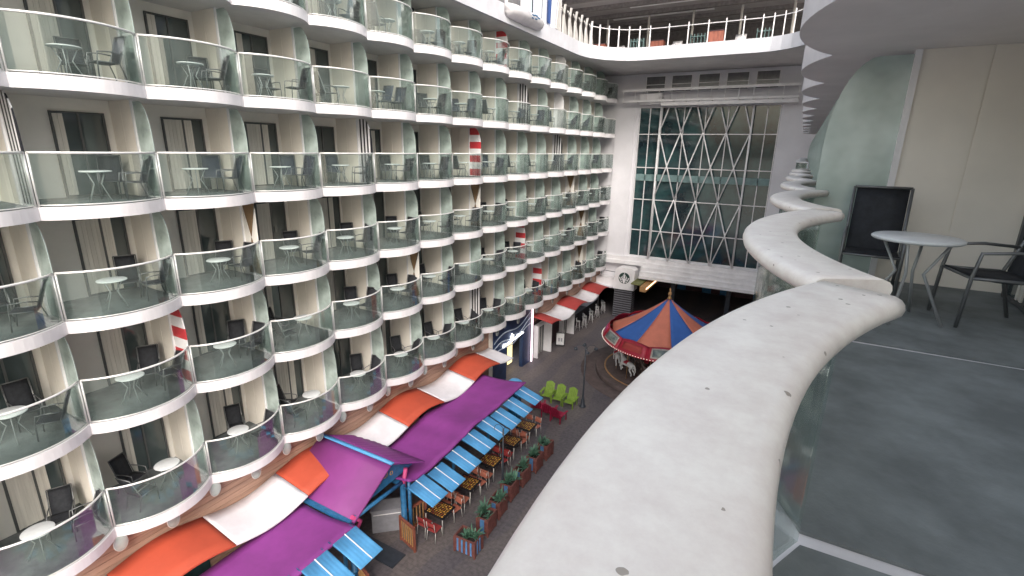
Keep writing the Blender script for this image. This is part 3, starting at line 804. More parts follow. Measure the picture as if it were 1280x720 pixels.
# ------------------------------------------------------------------ lamp posts
def lamp(x, y, h, label, arms, rz=0):
    t = thing('street_lamp', label, 'street lamp', (x, y, 0), rz, 'dark promenade lamp posts')
    MB().lathe([(.001, 0), (.20, 0), (.20, .06), (.13, .12), (.10, .45), (.065, .55), (.05, .9), (.042, h), (.001, h)], 14).build('pole', M['lampm'], t)
    for i in range(arms):
        a = 2 * pi * i / arms + .5; c, s = cos(a), sin(a)
        ar = MB().tube([(0, 0, h - .05), (.25 * c, .25 * s, h + .12), (.50 * c, .50 * s, h + .10), (.58 * c, .58 * s, h - .02)], .016, 6).build('arm', M['lampm'], t)
        MB().lathe([(.001, h + .0), (.10, h - .05), (.13, h - .14), (.11, h - .16), (.001, h - .15)], 12, (.58 * c, .58 * s, 0)).build('lamp_shade', M['lampm'], ar)
    return t
lamp(5.45, 24.98, 3.75, 'dark lamp post with four arms beside the lime green chairs', 4)
def loop_lamp(x, y, h, label):
    t = thing('street_lamp', label, 'street lamp', (x, y, 0), 0, 'dark promenade lamp posts')
    MB().lathe([(.001, 0), (.14, 0), (.14, .06), (.07, .14), (.045, .5), (.035, h), (.001, h)], 12).build('pole', M['lampm'], t)
    for s in (-1, 1):
        MB().tube([(0, 0, h - .3)] + [(s * (.22 - .22 * cos(q * pi / 8)), 0, h - .05 + .2 * sin(q * pi / 8)) for q in range(9)] + [(s * .44, 0, h - .3)], .014, 6).build('loop_arm', M['lampm'], t)
    return t
loop_lamp(4.97, 16.57, 2.75, 'slim dark post with looped top beside the planters and tables')

# ------------------------------------------------------------------ slatted lounge chairs
def make_adirondack(m, label, group):
    t = thing('lounge_chair', label, 'chair', group=group)
    b = MB()
    T = Matrix.Translation((0, .1, .30)) @ Matrix.Rotation(radians(8), 4, 'X')
    for i in range(6): b.box(-.27, .27, -.28 + .10 * i, -.20 + .10 * i, 0, .025, T)
    b.build('seat', m, t)
    b = MB(); T = Matrix.Translation((0, -.18, .27)) @ Matrix.Rotation(radians(24), 4, 'X')
    for i in range(5): x = -.27 + .11 * i; b.box(x, x + .095, -.02, .01, 0, (.70, .76, .79, .76, .70)[i], T)
    b.build('backrest', m, t)
    for s in (-1, 1):
        MB().box(s * .36 - .06, s * .36 + .06, -.36, .40, .52, .545).build('armrest', m, t)
        MB().box(s * .31 - .02, s * .31 + .02, .30, .39, 0, .519).build('leg', m, t)
        MB().box(s * .31 - .02, s * .31 + .02, -.34, -.26, 0, .519).build('leg', m, t)
    return t
gr = None; G1 = 'lime green lounge chairs'; G2 = 'crimson lounge chairs'
P3 = ('left', 'middle', 'right')
for i, (x, y) in enumerate(((3.30, 24.75), (4.02, 24.72), (4.78, 24.68))):
    lab = 'lime green slatted lounge chair, %s of the three by the lamp post' % P3[i]
    if gr is None: gr = make_adirondack(M['green'], lab, G1); gr.location = (x, y, 0); gr.rotation_euler.z = pi + .08
    else: dup(gr, (x, y, 0), pi + .08 - .05 * i, lab)
cr = None
for i, (x, y, r_) in enumerate(((3.42, 23.15, .25), (4.20, 22.98, .1), (4.86, 22.80, -.1))):
    lab = 'crimson slatted lounge chair, %s of the three below the green ones' % P3[i]
    if cr is None: cr = make_adirondack(M['crimson'], lab, G2); cr.location = (x, y, 0); cr.rotation_euler.z = r_
    else: dup(cr, (x, y, 0), r_, lab)

# ------------------------------------------------------------------ a-frame board and stools
ab = thing('notice_board', 'white poster on a black folding board on the promenade', 'sign', (.42, 32.95, 0), radians(20))
T1 = Matrix.Rotation(radians(-12), 4, 'X') @ Matrix.Translation((0, -.22, 0))
MB().box(-.34, .34, -.02, .02, 0, 1.05, T1).build('front_board', M['black'], ab)
MB().box(-.34, .34, -.02, .02, 0, 1.03, Matrix.Rotation(radians(12), 4, 'X') @ Matrix.Translation((0, .22, 0))).build('rear_board', M['black'], ab)
MB().box(-.29, .29, -.026, -.021, .10, .98, T1).build('poster', M['poster'], ab)
MB().box(-.16, -.02, -.030, -.027, .35, .62, T1).box(.04, .16, -.030, -.027, .35, .62, T1).build('poster_figures', M['greybox'], ab)
def make_stool(label):
    t = thing('bar_stool', label, 'stool', group='pale metal bar stools along the dark counter')
    MB().lathe([(.001, .76), (.17, .76), (.18, .78), (.16, .80), (.001, .80)], 16).build('seat', M['light_metal'], t)
    MB().tube([(-.16, -.1, 1.0), (-.1, -.17, 1.0), (.1, -.17, 1.0), (.16, -.1, 1.0)], .018, 6).tube([(-.13, -.12, .78), (-.13, -.15, 1.0)], .014, 6).tube([(.13, -.12, .78), (.13, -.15, 1.0)], .014, 6).build('backrest', M['white'], t)
    for i in range(4):
        a = pi / 4 + i * pi / 2; MB().tube([(.12 * cos(a), .12 * sin(a), .77), (.23 * cos(a), .23 * sin(a), 0)], .015, 6).build('leg', M['white'], t)
    f = MB(); f.tube([(.20 * cos(a * pi / 8), .20 * sin(a * pi / 8), .28) for a in range(16)], .011, 5, closed=True); f.build('foot_ring', M['light_metal'], t)
    return t
sto = None
for i in range(9):
    y = 36.9 + .78 * i; x = .25 + .25 * (i % 2); lab = '%s pale metal bar stool from the white door frame' % ORD[i]
    if sto is None: sto = make_stool(lab); sto.location = (x, y, 0); sto.rotation_euler.z = -1.3
    else: dup(sto, (x, y, 0), -1.3 + .3 * (i % 3), lab)

# ------------------------------------------------------------------ end wall
EY = 43.4; XR = 18.5
ew = thing('end_wall', 'tall white end wall closing the promenade, with a big braced window', 'building')
WX0, WX1, WZ0, WZ1 = 2.15, 12.7, 5.50, 18.05
b = MB(); b.box(-4, WX0, EY, EY + .5, 4.3, 20.6); b.box(WX1, XR, EY, EY + .5, 4.3, 20.6); b.box(WX0, WX1, EY, EY + .5, 4.3, WZ0); b.box(WX0, WX1, EY, EY + .5, WZ1, 20.6)
b.box(-4, -.5, EY, EY + .5, 0, 4.3); b.box(-.499, 3.5, EY, EY + .5, 3.46, 4.299)
b.build('wall', M['white_wall'], ew)
# rounded white pilaster between balconies and window
b = MB(); b.box(.15, 1.85, EY - .12, EY - .003, 4.5, 18.0); b.build('pilaster', M['white_wall'], ew)
wn = MB().box(WX0 + .002, WX1 - .002, EY + .16, EY + .18, WZ0, WZ1).build('window', M['win'], ew, 'tall dark window crossed by white diagonal braces')
fr = MB(); zs = [WZ0 + .04, 7.85, 10.52, 13.2, 15.9, WZ1 - .04]
for z in zs: fr.box(WX0 + .01, WX1 - .01, EY + .03, EY + .13, z - .035, z + .035)
xs_ = [WX0 + .05, 3.05, 4.02, 5.8, 7.45, 9.1, 10.82, 11.8, WX1 - .05]
for x in xs_: fr.box(x - .03, x + .03, EY + .02, EY + .128, WZ0 + .08, WZ1 - .08)
fr.build('frame', M['white'], wn)
# braces stand in front
br = MB()
for x in (4.0, 10.85): br.tube([(x, EY - .30, WZ0 - .1), (x, EY - .30, WZ1)], .075, 10)
cw = (10.85 - 4.0) / 4
for i in range(4):
    xa, xb = 4.0 + cw * i, 4.0 + cw * (i + 1)
    for j in range(-1, 3):
        za = 5.35 + 5.34 * j - 2.67 + 2.67; zb = za + 5.34
        for (p, q) in (((xa, za), (xb, zb)), ((xb, za), (xa, zb))):
            lo, hi = WZ0 - .1, WZ1 - .1; (xp, zp), (xq, zq) = p, q
            if zq < lo or zp > hi: continue
            if zp < lo: t = (lo - zp) / (zq - zp); xp, zp = xp + t * (xq - xp), lo
            if zq > hi: t = (hi - zp) / (zq - zp); xq, zq = xp + t * (xq - xp), hi
            br.tube([(xp, EY - .3, zp), (xq, EY - .3, zq)], .05, 8)
br.build('braces', M['white'], wn)
MB().box(WX0 + .1, WX1 - .1, EY + .02, EY + .10, 12.1, 12.65).build('floor_edge', M['teal_in'], wn, 'pale teal floor edge seen across the glass')
# upper small windows
for i in range(5):
    x = 2.5 + 2.05 * i
    w = MB().box(x, x + 1.6, EY - .02, EY - .004, 19.2, 20.35).build('window', M['blindglass'], ew)
    f = MB()
    for xx in (x, x + 1.54): f.box(xx, xx + .06, EY - .06, EY - .021, 19.15, 20.4)
    for zz in (19.15, 19.72, 20.35): f.box(x + .061, x + 1.539, EY - .06, EY - .021, zz, zz + .05)
    f.build('frame', M['white'], w)
# service gallery above the window
ga = MB()
for z in (18.35, 19.15): ga.box(.95, 13.7, EY - 1.15, EY - 1.0, z, z + .16)
ga.box(.95, 13.7, EY - 1.15, EY - .01, 19.31, 19.34)
for i in range(14): x = 1.0 + .975 * i; ga.tube([(x, EY - 1.07, 18.4), (x, EY - 1.07, 19.2)], .03, 6); ga.box(x - .04, x + .04, EY - 1.0, EY - .01, 18.37, 18.45)
ga.box(4.1, 13.7, EY - 1.0, EY - .2, 18.05, 18.3); ga.box(2.3, 4.05, EY - .8, EY - .2, 18.2, 19.0)
ga.build('service_gallery', M['white'], ew)
# stepped white band over the opening
st_ = MB()
for i, (z0, z1, yf, xa) in enumerate(((5.10, 5.42, .34, .2), (4.76, 5.07, .55, .2), (4.42, 4.73, .80, 3.6), (4.08, 4.39, 1.05, 3.6), (3.80, 4.05, 1.3, 3.6))):
    st_.box(xa, XR, EY - yf, EY - .004 if z0 > 4.3 else EY + .3, z0, z1)
    if i: st_.box(xa + .05, XR, EY - yf + .12, EY - .1, z1, z1 + .03)
st_.build('stepped_band', M['white'], ew)
MB().box(-.5, 1.6, EY - 1.2, EY + .2, 2.7, 3.45).build('white_soffit_block', M['white'], ew)
# passage behind
MB().box(-4, XR, 55, 55.2, 0, 4.3).box(-4.2, -4, EY, 55, 0, 4.3).box(XR, XR + .2, EY, 55, 0, 4.3).build('passage_wall', M['maroon'], ew)
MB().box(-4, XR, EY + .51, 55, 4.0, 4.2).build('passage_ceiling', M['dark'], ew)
MB().box(4.22, 4.75, 40.4, 46, 3.12, 3.55).build('lit_beam', M['slat'], ew)
MB().box(4.752, 4.80, 40.4, 46, 3.36, 3.46).build('light_strip', M['strip'], ew)
MB().box(3.3, 4.16, 40.9, 46, 3.5, 3.6).build('green_soffit', mat('olive_soffit', (.16, .17, .06), .6), ew)
for x in (6.0, 10.6): MB().box(x, x + .35, EY + .9, EY + 1.25, 0, 4.0).build('column', M['lampm'], ew)
b = MB()
for x in (4.6, 7.2, 9.0, 12.2): b.box(x, x + .9, 54.9, 54.98, 0, 2.2)
b.build('passage_doors', M['bluepost'], ew)

# ------------------------------------------------------------------ coffee shop pylon
py = thing('coffee_pylon', 'dark ribbed pillar topped by a white box with a round green emblem', 'sign', (0, 0, 0))
b = MB(); b.box(1.55, 3.15, 42.05, 43.0, 0, 2.62); b.build('pillar', M['stripe_dark'], py)
b = MB()
for i in range(12): z = .12 + .21 * i; b.box(1.53, 3.17, 42.03, 42.98, z, z + .045)
b.build('pillar_ribs', M['greybox'], py)
b = MB(); b.prism([(1.42, 2.66), (3.34, 2.66), (3.30, 4.45), (3.05, 4.62), (1.85, 4.62), (1.60, 4.45)], 41.85, 43.0, lambda u, v, w: (u, w, v)); b.build('sign_box', M['white'], py)
def disc(b, r, y0, y1, n=40, cx=2.42, cz=3.72): b.prism([(cx + r * cos(2 * pi * i / n), cz + r * sin(2 * pi * i / n)) for i in range(n)], y0, y1, lambda u, v, w: (u, w, v))
d = MB(); disc(d, .50, 41.82, 41.849); lg = d.build('emblem', M['logo_green'], py, 'round dark green emblem with a crowned white long haired figure')
e = MB(); F = lambda u, v, w: (2.42 + u * .5, w, 3.72 + v * .5); A, B_ = 41.812, 41.819
P = lambda pts, a=A, c=B_: e.prism(pts, a, c, F)
P([(.0 + .17 * cos(t), .22 + .22 * sin(t)) for t in [2 * pi * i / 20 for i in range(20)]])               # face
P([(-.20, .46), (-.24, .66), (-.12, .58), (0, .76), (.12, .58), (.24, .66), (.20, .46)][::-1])           # crown
sr = [(0 + (.12 if i % 2 == 0 else .05) * cos(pi / 2 + i * pi / 5), .86 + (.12 if i % 2 == 0 else .05) * sin(pi / 2 + i * pi / 5)) for i in range(10)]; P(sr)
P([(-.16, -.02), (.16, -.02), (.22, -.45), (.12, -.95), (-.12, -.95), (-.22, -.45)][::-1])                # body
for s in (-1, 1):
    for q in range(3):   # waves of hair
        x = .26 + .13 * q; pts = []
        for i in range(9): t = i / 8; pts.append((s * (x - .05 * q + .05 * sin(t * 7)), .42 - .1 * q - t * (.85 - .1 * q)))
        pts2 = [(p[0] + s * .065, p[1]) for p in pts][::-1]; L_ = pts + pts2; P(L_ if s > 0 else L_[::-1])
    P([(s * .62, -.55), (s * .86, -.1), (s * .93, .15), (s * .72, .12), (s * .66, -.1), (s * .5, -.45)][::s])   # raised tail
    P([(s * .28, -.55), (s * .55, -.62), (s * .60, -.70), (s * .30, -.80)][::-s])
e.build('crowned_figure', M['white'], lg)
tag(MB().tube([(-.1, 42.6, 4.05), (1.5, 42.3, 4.05)], .03, 6).build('dark_bar', M['lampm']), 'thin dark bar between the white end wall and the emblem box', 'bar')

# ------------------------------------------------------------------ carousel
CX, CY = 8.38, 32.0
ca = thing('carousel', 'carousel with blue and orange striped tent roof and bulb lined red boards', 'carousel', (CX, CY, 0))
MB().lathe([(4.43, 0), (4.43, .26), (4.37, .30), (0.01, .30)], 64).build('platform', M['cbase'], ca)
MB().lathe([(3.75, .302), (3.75, .33), (3.86, .33), (3.86, .302)], 64).build('floor_trim', M['gold'], ca)
MB().lathe([(.85, .3), (.85, 3.6)], 24).build('centre_drum', M['cred'], ca)
b = MB()
for i in range(16):
    a = 2 * pi * i / 16; b.tube([(.9 * cos(a), .9 * sin(a), .3), (.9 * cos(a), .9 * sin(a), 3.5)], .05, 6)
b.build('drum_mirror_frames', M['gold'], ca)
NS = 10; RC, ZC_, ZA = 3.62, 3.08, 5.35; A0 = radians(-108)
for i in range(NS):
    a0, a1 = A0 + 2 * pi * i / NS, A0 + 2 * pi * (i + 1) / NS
    def f(u, v, a0=a0, a1=a1):
        a = a0 + (a1 - a0) * u; sc = 1 - .05 * sin(pi * u) * v; r = .06 + (RC - .06) * v * sc
        return (r * cos(a), r * sin(a), ZA + (ZC_ - ZA) * (v ** .92) - .10 * sin(pi * u) * v * v - .12 * sin(pi * v))
    MB().sheet(f, 6, 10, .02).build('roof_panel', M['cblue'] if i % 2 else M['corange'], ca)
MB().lathe([(.001, 5.30), (.16, 5.30), (.10, 5.42), (.06, 5.5), (.12, 5.62), (.10, 5.74), (.04, 5.8), (.05, 5.95), (.001, 6.05)], 16).build('finial', M['gold'], ca)
# rounding boards: eight-sided look, inclined
NB = 12
for i in range(NB):
    a0, a1 = A0 + pi / NB + 2 * pi * i / NB, A0 + pi / NB + 2 * pi * (i + 1) / NB
    am = (a0 + a1) / 2
    def f(u, v, a0=a0, a1=a1):
        a = a0 + (a1 - a0) * u; r = 4.12 - .45 * v; hgt = .66 + .14 * sin(pi * u)
        return (r * cos(a), r * sin(a), 2.52 + hgt * v)
    bd = MB().sheet(f, 8, 3, .05).build('rounding_board', M['cred'], ca)
    def g_(u, v, a0=a0, a1=a1, f=f):
        uu = .16 + .68 * u; vv = .28 + .5 * v; p = Vector(f(uu, vv)); n_ = Vector((cos(a0) * .75, sin(a0) * .75, .65)) * .025; return tuple(p + n_)
    if i % 2 == 0:
        def fm(u, v, f=f, a0=a0):
            uu = .11 + .78 * u; vv = .18 + .70 * v; p = Vector(f(uu, vv)); n_ = Vector((cos(a0) * .75, sin(a0) * .75, .65)) * .012; return tuple(p + n_)
        MB().sheet(fm, 8, 2, .01).build('moulding', M['cframe'], bd)
        MB().sheet(g_, 8, 2, .01).build('painted_panel', M['paint'], bd)
    else:
        MB().sheet(g_, 6, 2, .01).build('small_panel', M['pink'] if i % 4 == 1 else M['redcanopy'], bd)
    bl = MB()
    for q in range(12):
        a = a0 + (a1 - a0) * (q + .5) / 12
        bl.lathe([(.001, .022), (.017, .012), (.022, 0), (.017, -.012), (.001, -.022)], 6, (4.15 * cos(a), 4.15 * sin(a), 2.55))
    bl.build('bulbs', M['bulb'], bd)
MB().lathe([(3.2, 2.62), (3.5, 2.5), (4.02, 2.46), (4.06, 2.50), (3.5, 2.56), (3.2, 2.66)], 48).build('lower_ring', M['cred'], ca)
ih = MB(); ih.lathe([(1.0, 3.2), (3.4, 2.9), (3.4, 2.88), (1.0, 3.18)], 32); ih.build('inner_ceiling', M['maroon'], ca)
def horse_mesh():
    """carousel horse: one skinned figure; faces +Y"""
    V = []; E = []; Rr = []
    def add(p, r, par=None):
        V.append(p); Rr.append(r); i = len(V) - 1
        if par is not None: E.append((par, i))
        return i
    hip = add((0, -.38, 1.12), .19); mid = add((0, 0, 1.07), .19, hip); ch = add((0, .34, 1.14), .20, mid)
    nk = add((0, .52, 1.42), .115, ch); po = add((0, .62, 1.66), .09, nk); hd = add((0, .74, 1.66), .085, po); mz = add((0, .96, 1.48), .055, hd)
    for s in (-1, 1):
        a = add((s * .11, .40, .98), .085, ch); q = add((s * .12, .62 if s > 0 else .50, .80), .055, a); w = add((s * .12, .60 if s > 0 else .40, .60), .038, q); add((s * .12, .52 if s > 0 else .42, .50), .045, w)
        a = add((s * .12, -.44, .96), .10, hip); q = add((s * .13, -.36, .76), .06, a); w = add((s * .13, -.58, .58), .04, q); add((s * .13, -.54, .42), .045, w)
        add((s * .045, .60, 1.80), .02, po)
    tl = add((0, -.60, 1.18), .05, hip); tl = add((0, -.74, 1.0), .06, tl); add((0, -.78, .72), .02, tl)
    me = bpy.data.meshes.new('horse_body'); me.from_pydata(V, E, [])
    o = bpy.data.objects.new('tmp_horse', me); COL.objects.link(o)
    md = o.modifiers.new('s', 'SKIN'); sv = me.skin_vertices[0].data
    for i, r in enumerate(Rr): sv[i].radius = (r, r)
    sv[0].use_root = True
    o.modifiers.new('d', 'SUBSURF').levels = 2
    dg = bpy.context.evaluated_depsgraph_get(); ev = o.evaluated_get(dg); m2 = bpy.data.meshes.new_from_object(ev)
    bpy.data.objects.remove(o); m2.name = 'horse_body'; m2.materials.clear(); m2.materials.append(M['horse'])
    for p in m2.polygons: p.use_smooth = True
    return m2
HM = horse_mesh()
hs = thing('carousel_horse', 'white carousel horse on a brass pole, near the outer edge facing the lamp post', 'carousel horse', (0, 0, 0), 0, 'carousel horses')
o = bpy.data.objects.new('body', HM); COL.objects.link(o); o.parent = hs
MB().sheet(lambda u, v: (-.21 + .42 * u, -.14 + .3 * v, 1.17 + .12 * sin(pi * u)), 8, 3, .05).build('saddle', M['cred'], hs)
MB().tube([(0, 0, .0), (0, 0, 2.45)], .022, 8).build('pole', M['gold'], hs)
b = MB()
for i in range(7):
    t = i / 6; b.box(-.02, .02, .40 + .2 * t, .50 + .2 * t, 1.36 + .32 * t, 1.48 + .34 * t)
b.build('mane', M['cframe'], hs)
def hp(a, r): return (CX + r * cos(a), CY + r * sin(a), .30)
hd_ = None
M['darkhorse'] = mat('dark_horse_paint', (.05, .028, .022), .4, var=.2)
HA = [(-122, 3.15), (-92, 3.1), (-62, 3.15), (-30, 3.1), (0, 3.1), (35, 3.1), (75, 3.1), (110, 3.1), (150, 3.1), (-152, 3.1), (180, 3.1), (-106, 2.0), (-76, 2.0), (-140, 2.0)]
for i, (a, r) in enumerate(HA):
    a_ = radians(a); lab = 'white carousel horse, %s one around the platform' % ORD[i]
    if i == 0: hs.location = hp(a_, r); hs.rotation_euler.z = a_ + pi; hs['label'] = 'white carousel horse with legs showing below the boards, left front of platform'
    elif hd_ is None and i % 3:
        hd_ = thing('carousel_horse', lab.replace('white', 'dark brown'), 'carousel horse', hp(a_, r), a_ + pi, 'carousel horses')
        for c in kids(hs):
            d = c.copy(); COL.objects.link(d); d.parent = hd_
            if c.name.startswith('body'):
                d.data = c.data.copy(); d.data.materials[0] = M['darkhorse']
    elif i % 3: dup(hd_, hp(a_, r), a_ + pi, lab.replace('white', 'dark brown'))
    else: dup(hs, hp(a_, r), a_ + pi, lab)
tag(MB().box(-.30, .30, -.02, .02, 0, .62).build('white_notice', M['screen'], loc=(7.62, 27.55, .12), rz=radians(-8)), 'white notice board at the foot of the carousel platform', 'sign')
f_ = MB(); f_.lathe([(5.45, .0), (5.45, .02), (4.5, .02)], 64, a0=0); struct(f_.build('carousel_path', M['cbase'], loc=(CX, CY, .004)))

# ------------------------------------------------------------------ pool deck above
ud = thing('pool_deck', 'upper deck with white edge band curving round above balconies and end wall', 'deck')
path = [(.62, -6), (.62, 10), (.62, 20), (.62, 30), (.62, 33.2)]
for i in range(1, 9):
    t = i / 8 * pi / 2; path.append((.62 + 3.6 * (1 - cos(t)), 33.2 + 3.9 * sin(t)))
path += [(8, 37.15), (11.2, 37.15)]
for i in range(1, 9):
    t = i / 8 * pi / 2; path.append((11.2 + 3.2 * sin(t), 37.15 - 3.9 * (1 - cos(t))))
path += [(14.4, 20), (14.4, 8.5)]
b = MB()
for i in range(len(path) - 1):
    (xa, ya), (xb, yb) = path[i], path[i + 1]; dx, dy = xb - xa, yb - ya; L_ = sqrt(dx * dx + dy * dy); nx, ny = -dy / L_, dx / L_
    def nrm(j):
        ax, ay = path[max(j - 1, 0)]; cx_, cy_ = path[min(j + 1, len(path) - 1)]; l = sqrt((cx_ - ax) ** 2 + (cy_ - ay) ** 2); return (-(cy_ - ay) / l, (cx_ - ax) / l)
    n0, n1 = nrm(i), nrm(i + 1); base = len(b.v)
    for z in (20.62, 21.45):
        for (px, py_), nn in (((xa, ya), n0), ((xb, yb), n1)):
            b.v.append((px, py_, z)); b.v.append((px + nn[0] * .18, py_ + nn[1] * .18, z))
    b.face((base, base + 2, base + 6, base + 4)); b.face((base + 1, base + 5, base + 7, base + 3)); b.face((base, base + 1, base + 3, base + 2)); b.face((base + 4, base + 6, base + 7, base + 5))
b.build('edge_band', mat('deck_edge_paint', (.56, .56, .60), .45, var=.10, scale=.8), ud)
b = MB(); b.box(-6, .45, -6, 60, 20.63, 21.3); b.build('left_deck_plate', M['under'], ud)
b = MB()
endp = [(x, y) for x, y in path if y > 33.3 and x < 14.3]; endp = [(x, y + .1) for x, y in endp]
b.prism([(.46, 60), (.46, 33.4)] + endp + [(14.55, 33.3), (14.55, 60)], 20.64, 21.28); b.box(14.56, 26, 8.5, 60, 20.64, 21.28)
b.build('deck_plate', M['under'], ud)
# rail on the curve
rl = MB(); gp = MB()
rp = [p for p in path if p[1] > 34.5 and p[0] < 13.5]
acc = []
for i in range(len(rp) - 1):
    (xa, ya), (xb, yb) = rp[i], rp[i + 1]; m = max(1, int(sqrt((xb - xa) ** 2 + (yb - ya) ** 2) / 1.0))
    for q in range(m): acc.append((xa + (xb - xa) * q / m, ya + (yb - ya) * q / m + .12))
acc.append(rp[-1])
for z in (22.6,): rl.tube([(x, y, z) for x, y in acc], .025, 6)
for i, (x, y) in enumerate(acc): rl.box(x - .028, x + .028, y - .05, y + .05, 21.45, 22.80)
rl.build('guard_rail', M['white'], ud)
# white fins
for i in range(6):
    y = 30.8 + .92 * i; b = MB()
    prof_ = [(0, 0), (.55, 0), (.44, .4), (.22, .75), (.14, 1.05), (.12, 1.6), (.0, 1.6), (.02, .9)]
    b.prism(prof_, -.06, .06, lambda u, v, w: (.55 + w + .10 * (v > 1.2), y + u, 21.45 + v))
    if i == 0: b.prism([(-.6, .1), (0.0, .0), (0.0, 2.6), (-.12, 2.6)], -.04, .04, lambda u, v, w: (.50 + w, y + u - .3, 21.45 + v))
    b.prism([(-.36, 1.30), (.02, 1.06), (.02, 1.14), (-.36, 1.38)], -.03, .03, lambda u, v, w: (.60 + w, y + u, 21.45 + v))
    o = b.build('white_fin', mat('fin_paint', (.50, .48, .46), .5, var=.1))
    tag(o, '%s curved white fin post on the upper deck edge, from the left' % ORD[i], 'post', 'curved fin posts on the upper deck')
# white rescue tub shape with painted mark
tb = thing('bumper_fairing', 'smooth white rounded fairing with small green marks on the upper deck edge', 'fairing')
b = MB()
def tubf(u, v):
    y = 23.6 + 4.0 * u; w_ = (1 - (2 * u - 1) ** 6) ** .5 if u < .5 else max(0, 1 - (2 * u - 1) ** 4) ** .5
    a = pi * v
    return (.60 + .62 * w_ * sin(a), y, 21.22 + .36 * cos(a) * (.55 + .45 * w_))
b.sheet(tubf, 28, 10, .0); b.build('shell', M['white'], tb)
b = MB()
for q, (dy, dz, w_) in enumerate(((0, .02, .22), (.30, .06, .28), (.62, 0, .24), (.34, -.10, .20), (-.02, -.12, .18))):
    b.box(1.19, 1.24, 25.5 + dy, 25.5 + dy + w_, 21.24 + dz, 21.29 + dz)
b.build('painted_marks', M['bluepost'], tb)
# cabin with windows and wind screens on the upper deck
cb = thing('upper_cabin', 'white cabin with tall grey windows standing on the upper deck', 'cabin')
MB().box(-1.5, -.1, 12, 27.6, 21.31, 25.5).build('wall', M['white'], cb)
for y in (19.6, 21.6, 23.5, 25.2): 
    w = MB().box(-.099, -.06, y, y + 1.3, 21.6, 24.8).build('window', M['blindglass'], cb)
for i, (y, m_) in enumerate(((27.0, 'screen'), (28.35, 'screen'), (29.6, 'screen'))):
    s_ = thing('wind_screen', ['dark framed pale wind screen beside the white cabin', 'pale blue white wind screen behind the hanging towel', 'pale wind screen next to the first fin post'][i], 'screen', (.40, y, 21.46), 0, 'wind screens on the upper deck')
    MB().box(-.01, .01, .05, 1.15, .05, 1.75).build('pane', M['screen'], s_)
    f_ = MB(); f_.box(-.03, .03, 0, .05, 0, 1.85); f_.box(-.03, .03, 1.15, 1.2, 0, 1.85); f_.box(-.03, .03, .05, 1.15, 1.79, 1.85); f_.build('frame', M['lampm'] if i == 0 else M['white'], s_)
tag(MB().sheet(lambda u, v: (.47 + .02 * sin(u * 9), 28.75 + .55 * u - .1 * u * v, 23.0 - 1.35 * v), 10, 6, .01).build('towel', mat('navy_towel', (.03, .07, .22), .9)), 'dark blue towel hanging over the upper deck screen', 'towel')
# roof over the far deck
rf = thing('deck_roof', 'grey ribbed roof over the far end of the upper deck', 'roof')
MB().box(-3.5, 24, 37.0, 62, 25.5, 25.8).build('ceiling', M['ceil'], rf)
MB().box(-3.6, 24, 36.7, 36.98, 25.35, 26.1).build('edge', M['white'], rf)
b = MB()
for y in (38.6, 41.2, 44, 47, 50): b.box(-3.4, 24, y, y + .28, 25.2, 25.497)
b.build('beams', M['bulkhead'], rf)
MB().box(1.0, 9.5, 42.4, 42.55, 25.38, 25.44).box(-1.4, 6.8, 45.5, 45.7, 25.38, 25.46).build('light_tubes', M['white'], rf)
MB().box(-6, 24, 52, 52.3, 21.3, 25.5).box(-3.6, -3.4, 37, 52, 21.3, 25.5).build('back_wall', M['bulkhead'], rf)
for i, x in enumerate((-1.5, 2.0, 5.5, 9.0, 12.5)):
    MB().tube([(x, 44.5, 21.3), (x, 44.5, 25.2)], .09, 8).build('column', M['cream_back'], rf)
rn = random.Random(5)
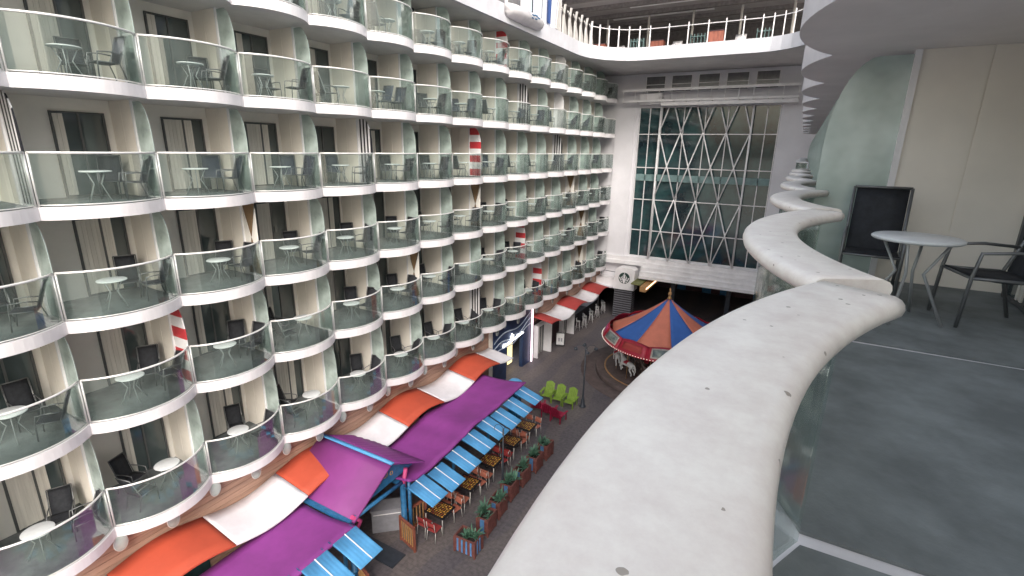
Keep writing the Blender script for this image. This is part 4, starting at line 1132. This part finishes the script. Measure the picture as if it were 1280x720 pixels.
for i in range(9):
    x = -.5 + 1.45 * i; y = 39.6 + rn.uniform(-.4, 1.2); kk = (i * 7) % 3
    if kk == 0:
        t = thing('deck_cabinet', '%s cabinet behind the far rail of the upper deck' % ORD[i], 'cabinet', (x, y, 21.3)); MB().box(-.5, .5, -.3, .3, 0, 1.15).build('body', M['gate'], t); MB().box(-.53, .53, -.33, .33, 1.15, 1.2).build('top', M['maroon'], t)
    elif kk == 1:
        t = thing('deck_lounger', '%s white folded lounger behind the far rail of the upper deck' % ORD[i], 'lounger', (x, y, 21.3)); MB().sheet(lambda u, v: (-.35 + .7 * u, -.4 + .9 * v, .35 + .75 * v * v), 3, 6, .06).build('bed', M['white'], t); MB().box(-.33, -.28, -.35, .4, 0, .35).box(.28, .33, -.35, .4, 0, .35).build('legs', M['light_metal'], t)
    else:
        t = thing('deck_rack', '%s dark green rack behind the far rail of the upper deck' % ORD[i], 'rack', (x, y, 21.3)); bb = MB()
        for q in range(5): bb.box(-.5 + .24 * q, -.46 + .24 * q, -.2, .2, 0, 1.4)
        for q in range(3): bb.box(-.5, .5, -.19, .19, .3 + .45 * q, .34 + .45 * q)
        bb.build('shelves', M['teal_in'], t)

# ------------------------------------------------------------------ light
w = bpy.data.worlds.new('World'); S.world = w; w.use_nodes = True
nt = w.node_tree; bg = nt.nodes['Background']; sky = nt.nodes.new('ShaderNodeTexSky'); sky.sky_type = 'NISHITA'; sky.sun_disc = False
az, el = radians(140), radians(38)     # sun azimuth measured from +Y towards +X
sky.sun_elevation = el; sky.sun_rotation = az; sky.air_density = 1.6; sky.dust_density = 4.5; sky.ozone_density = 1.
hs_ = nt.nodes.new('ShaderNodeHueSaturation'); hs_.inputs['Saturation'].default_value = .55; nt.links.new(sky.outputs[0], hs_.inputs['Color']); nt.links.new(hs_.outputs[0], bg.inputs[0]); bg.inputs[1].default_value = .15
ld = bpy.data.lights.new('sun', 'SUN'); lo = bpy.data.objects.new('sun', ld); COL.objects.link(lo)
ld.energy = 1.0; ld.angle = radians(28); ld.color = (1, .965, .93)
dirv = Vector((sin(az) * cos(el), cos(az) * cos(el), sin(el)))
lo.rotation_euler = dirv.to_track_quat('Z', 'Y').to_euler()
vs = S.view_settings; vs.view_transform = 'Standard'; vs.look = 'None'; vs.gamma = 1; vs.use_curve_mapping = False; vs.exposure = 1.12
S.cycles.max_bounces = 8; S.cycles.transparent_max_bounces = 24; S.cycles.diffuse_bounces = 6
S.cycles.use_denoising = True
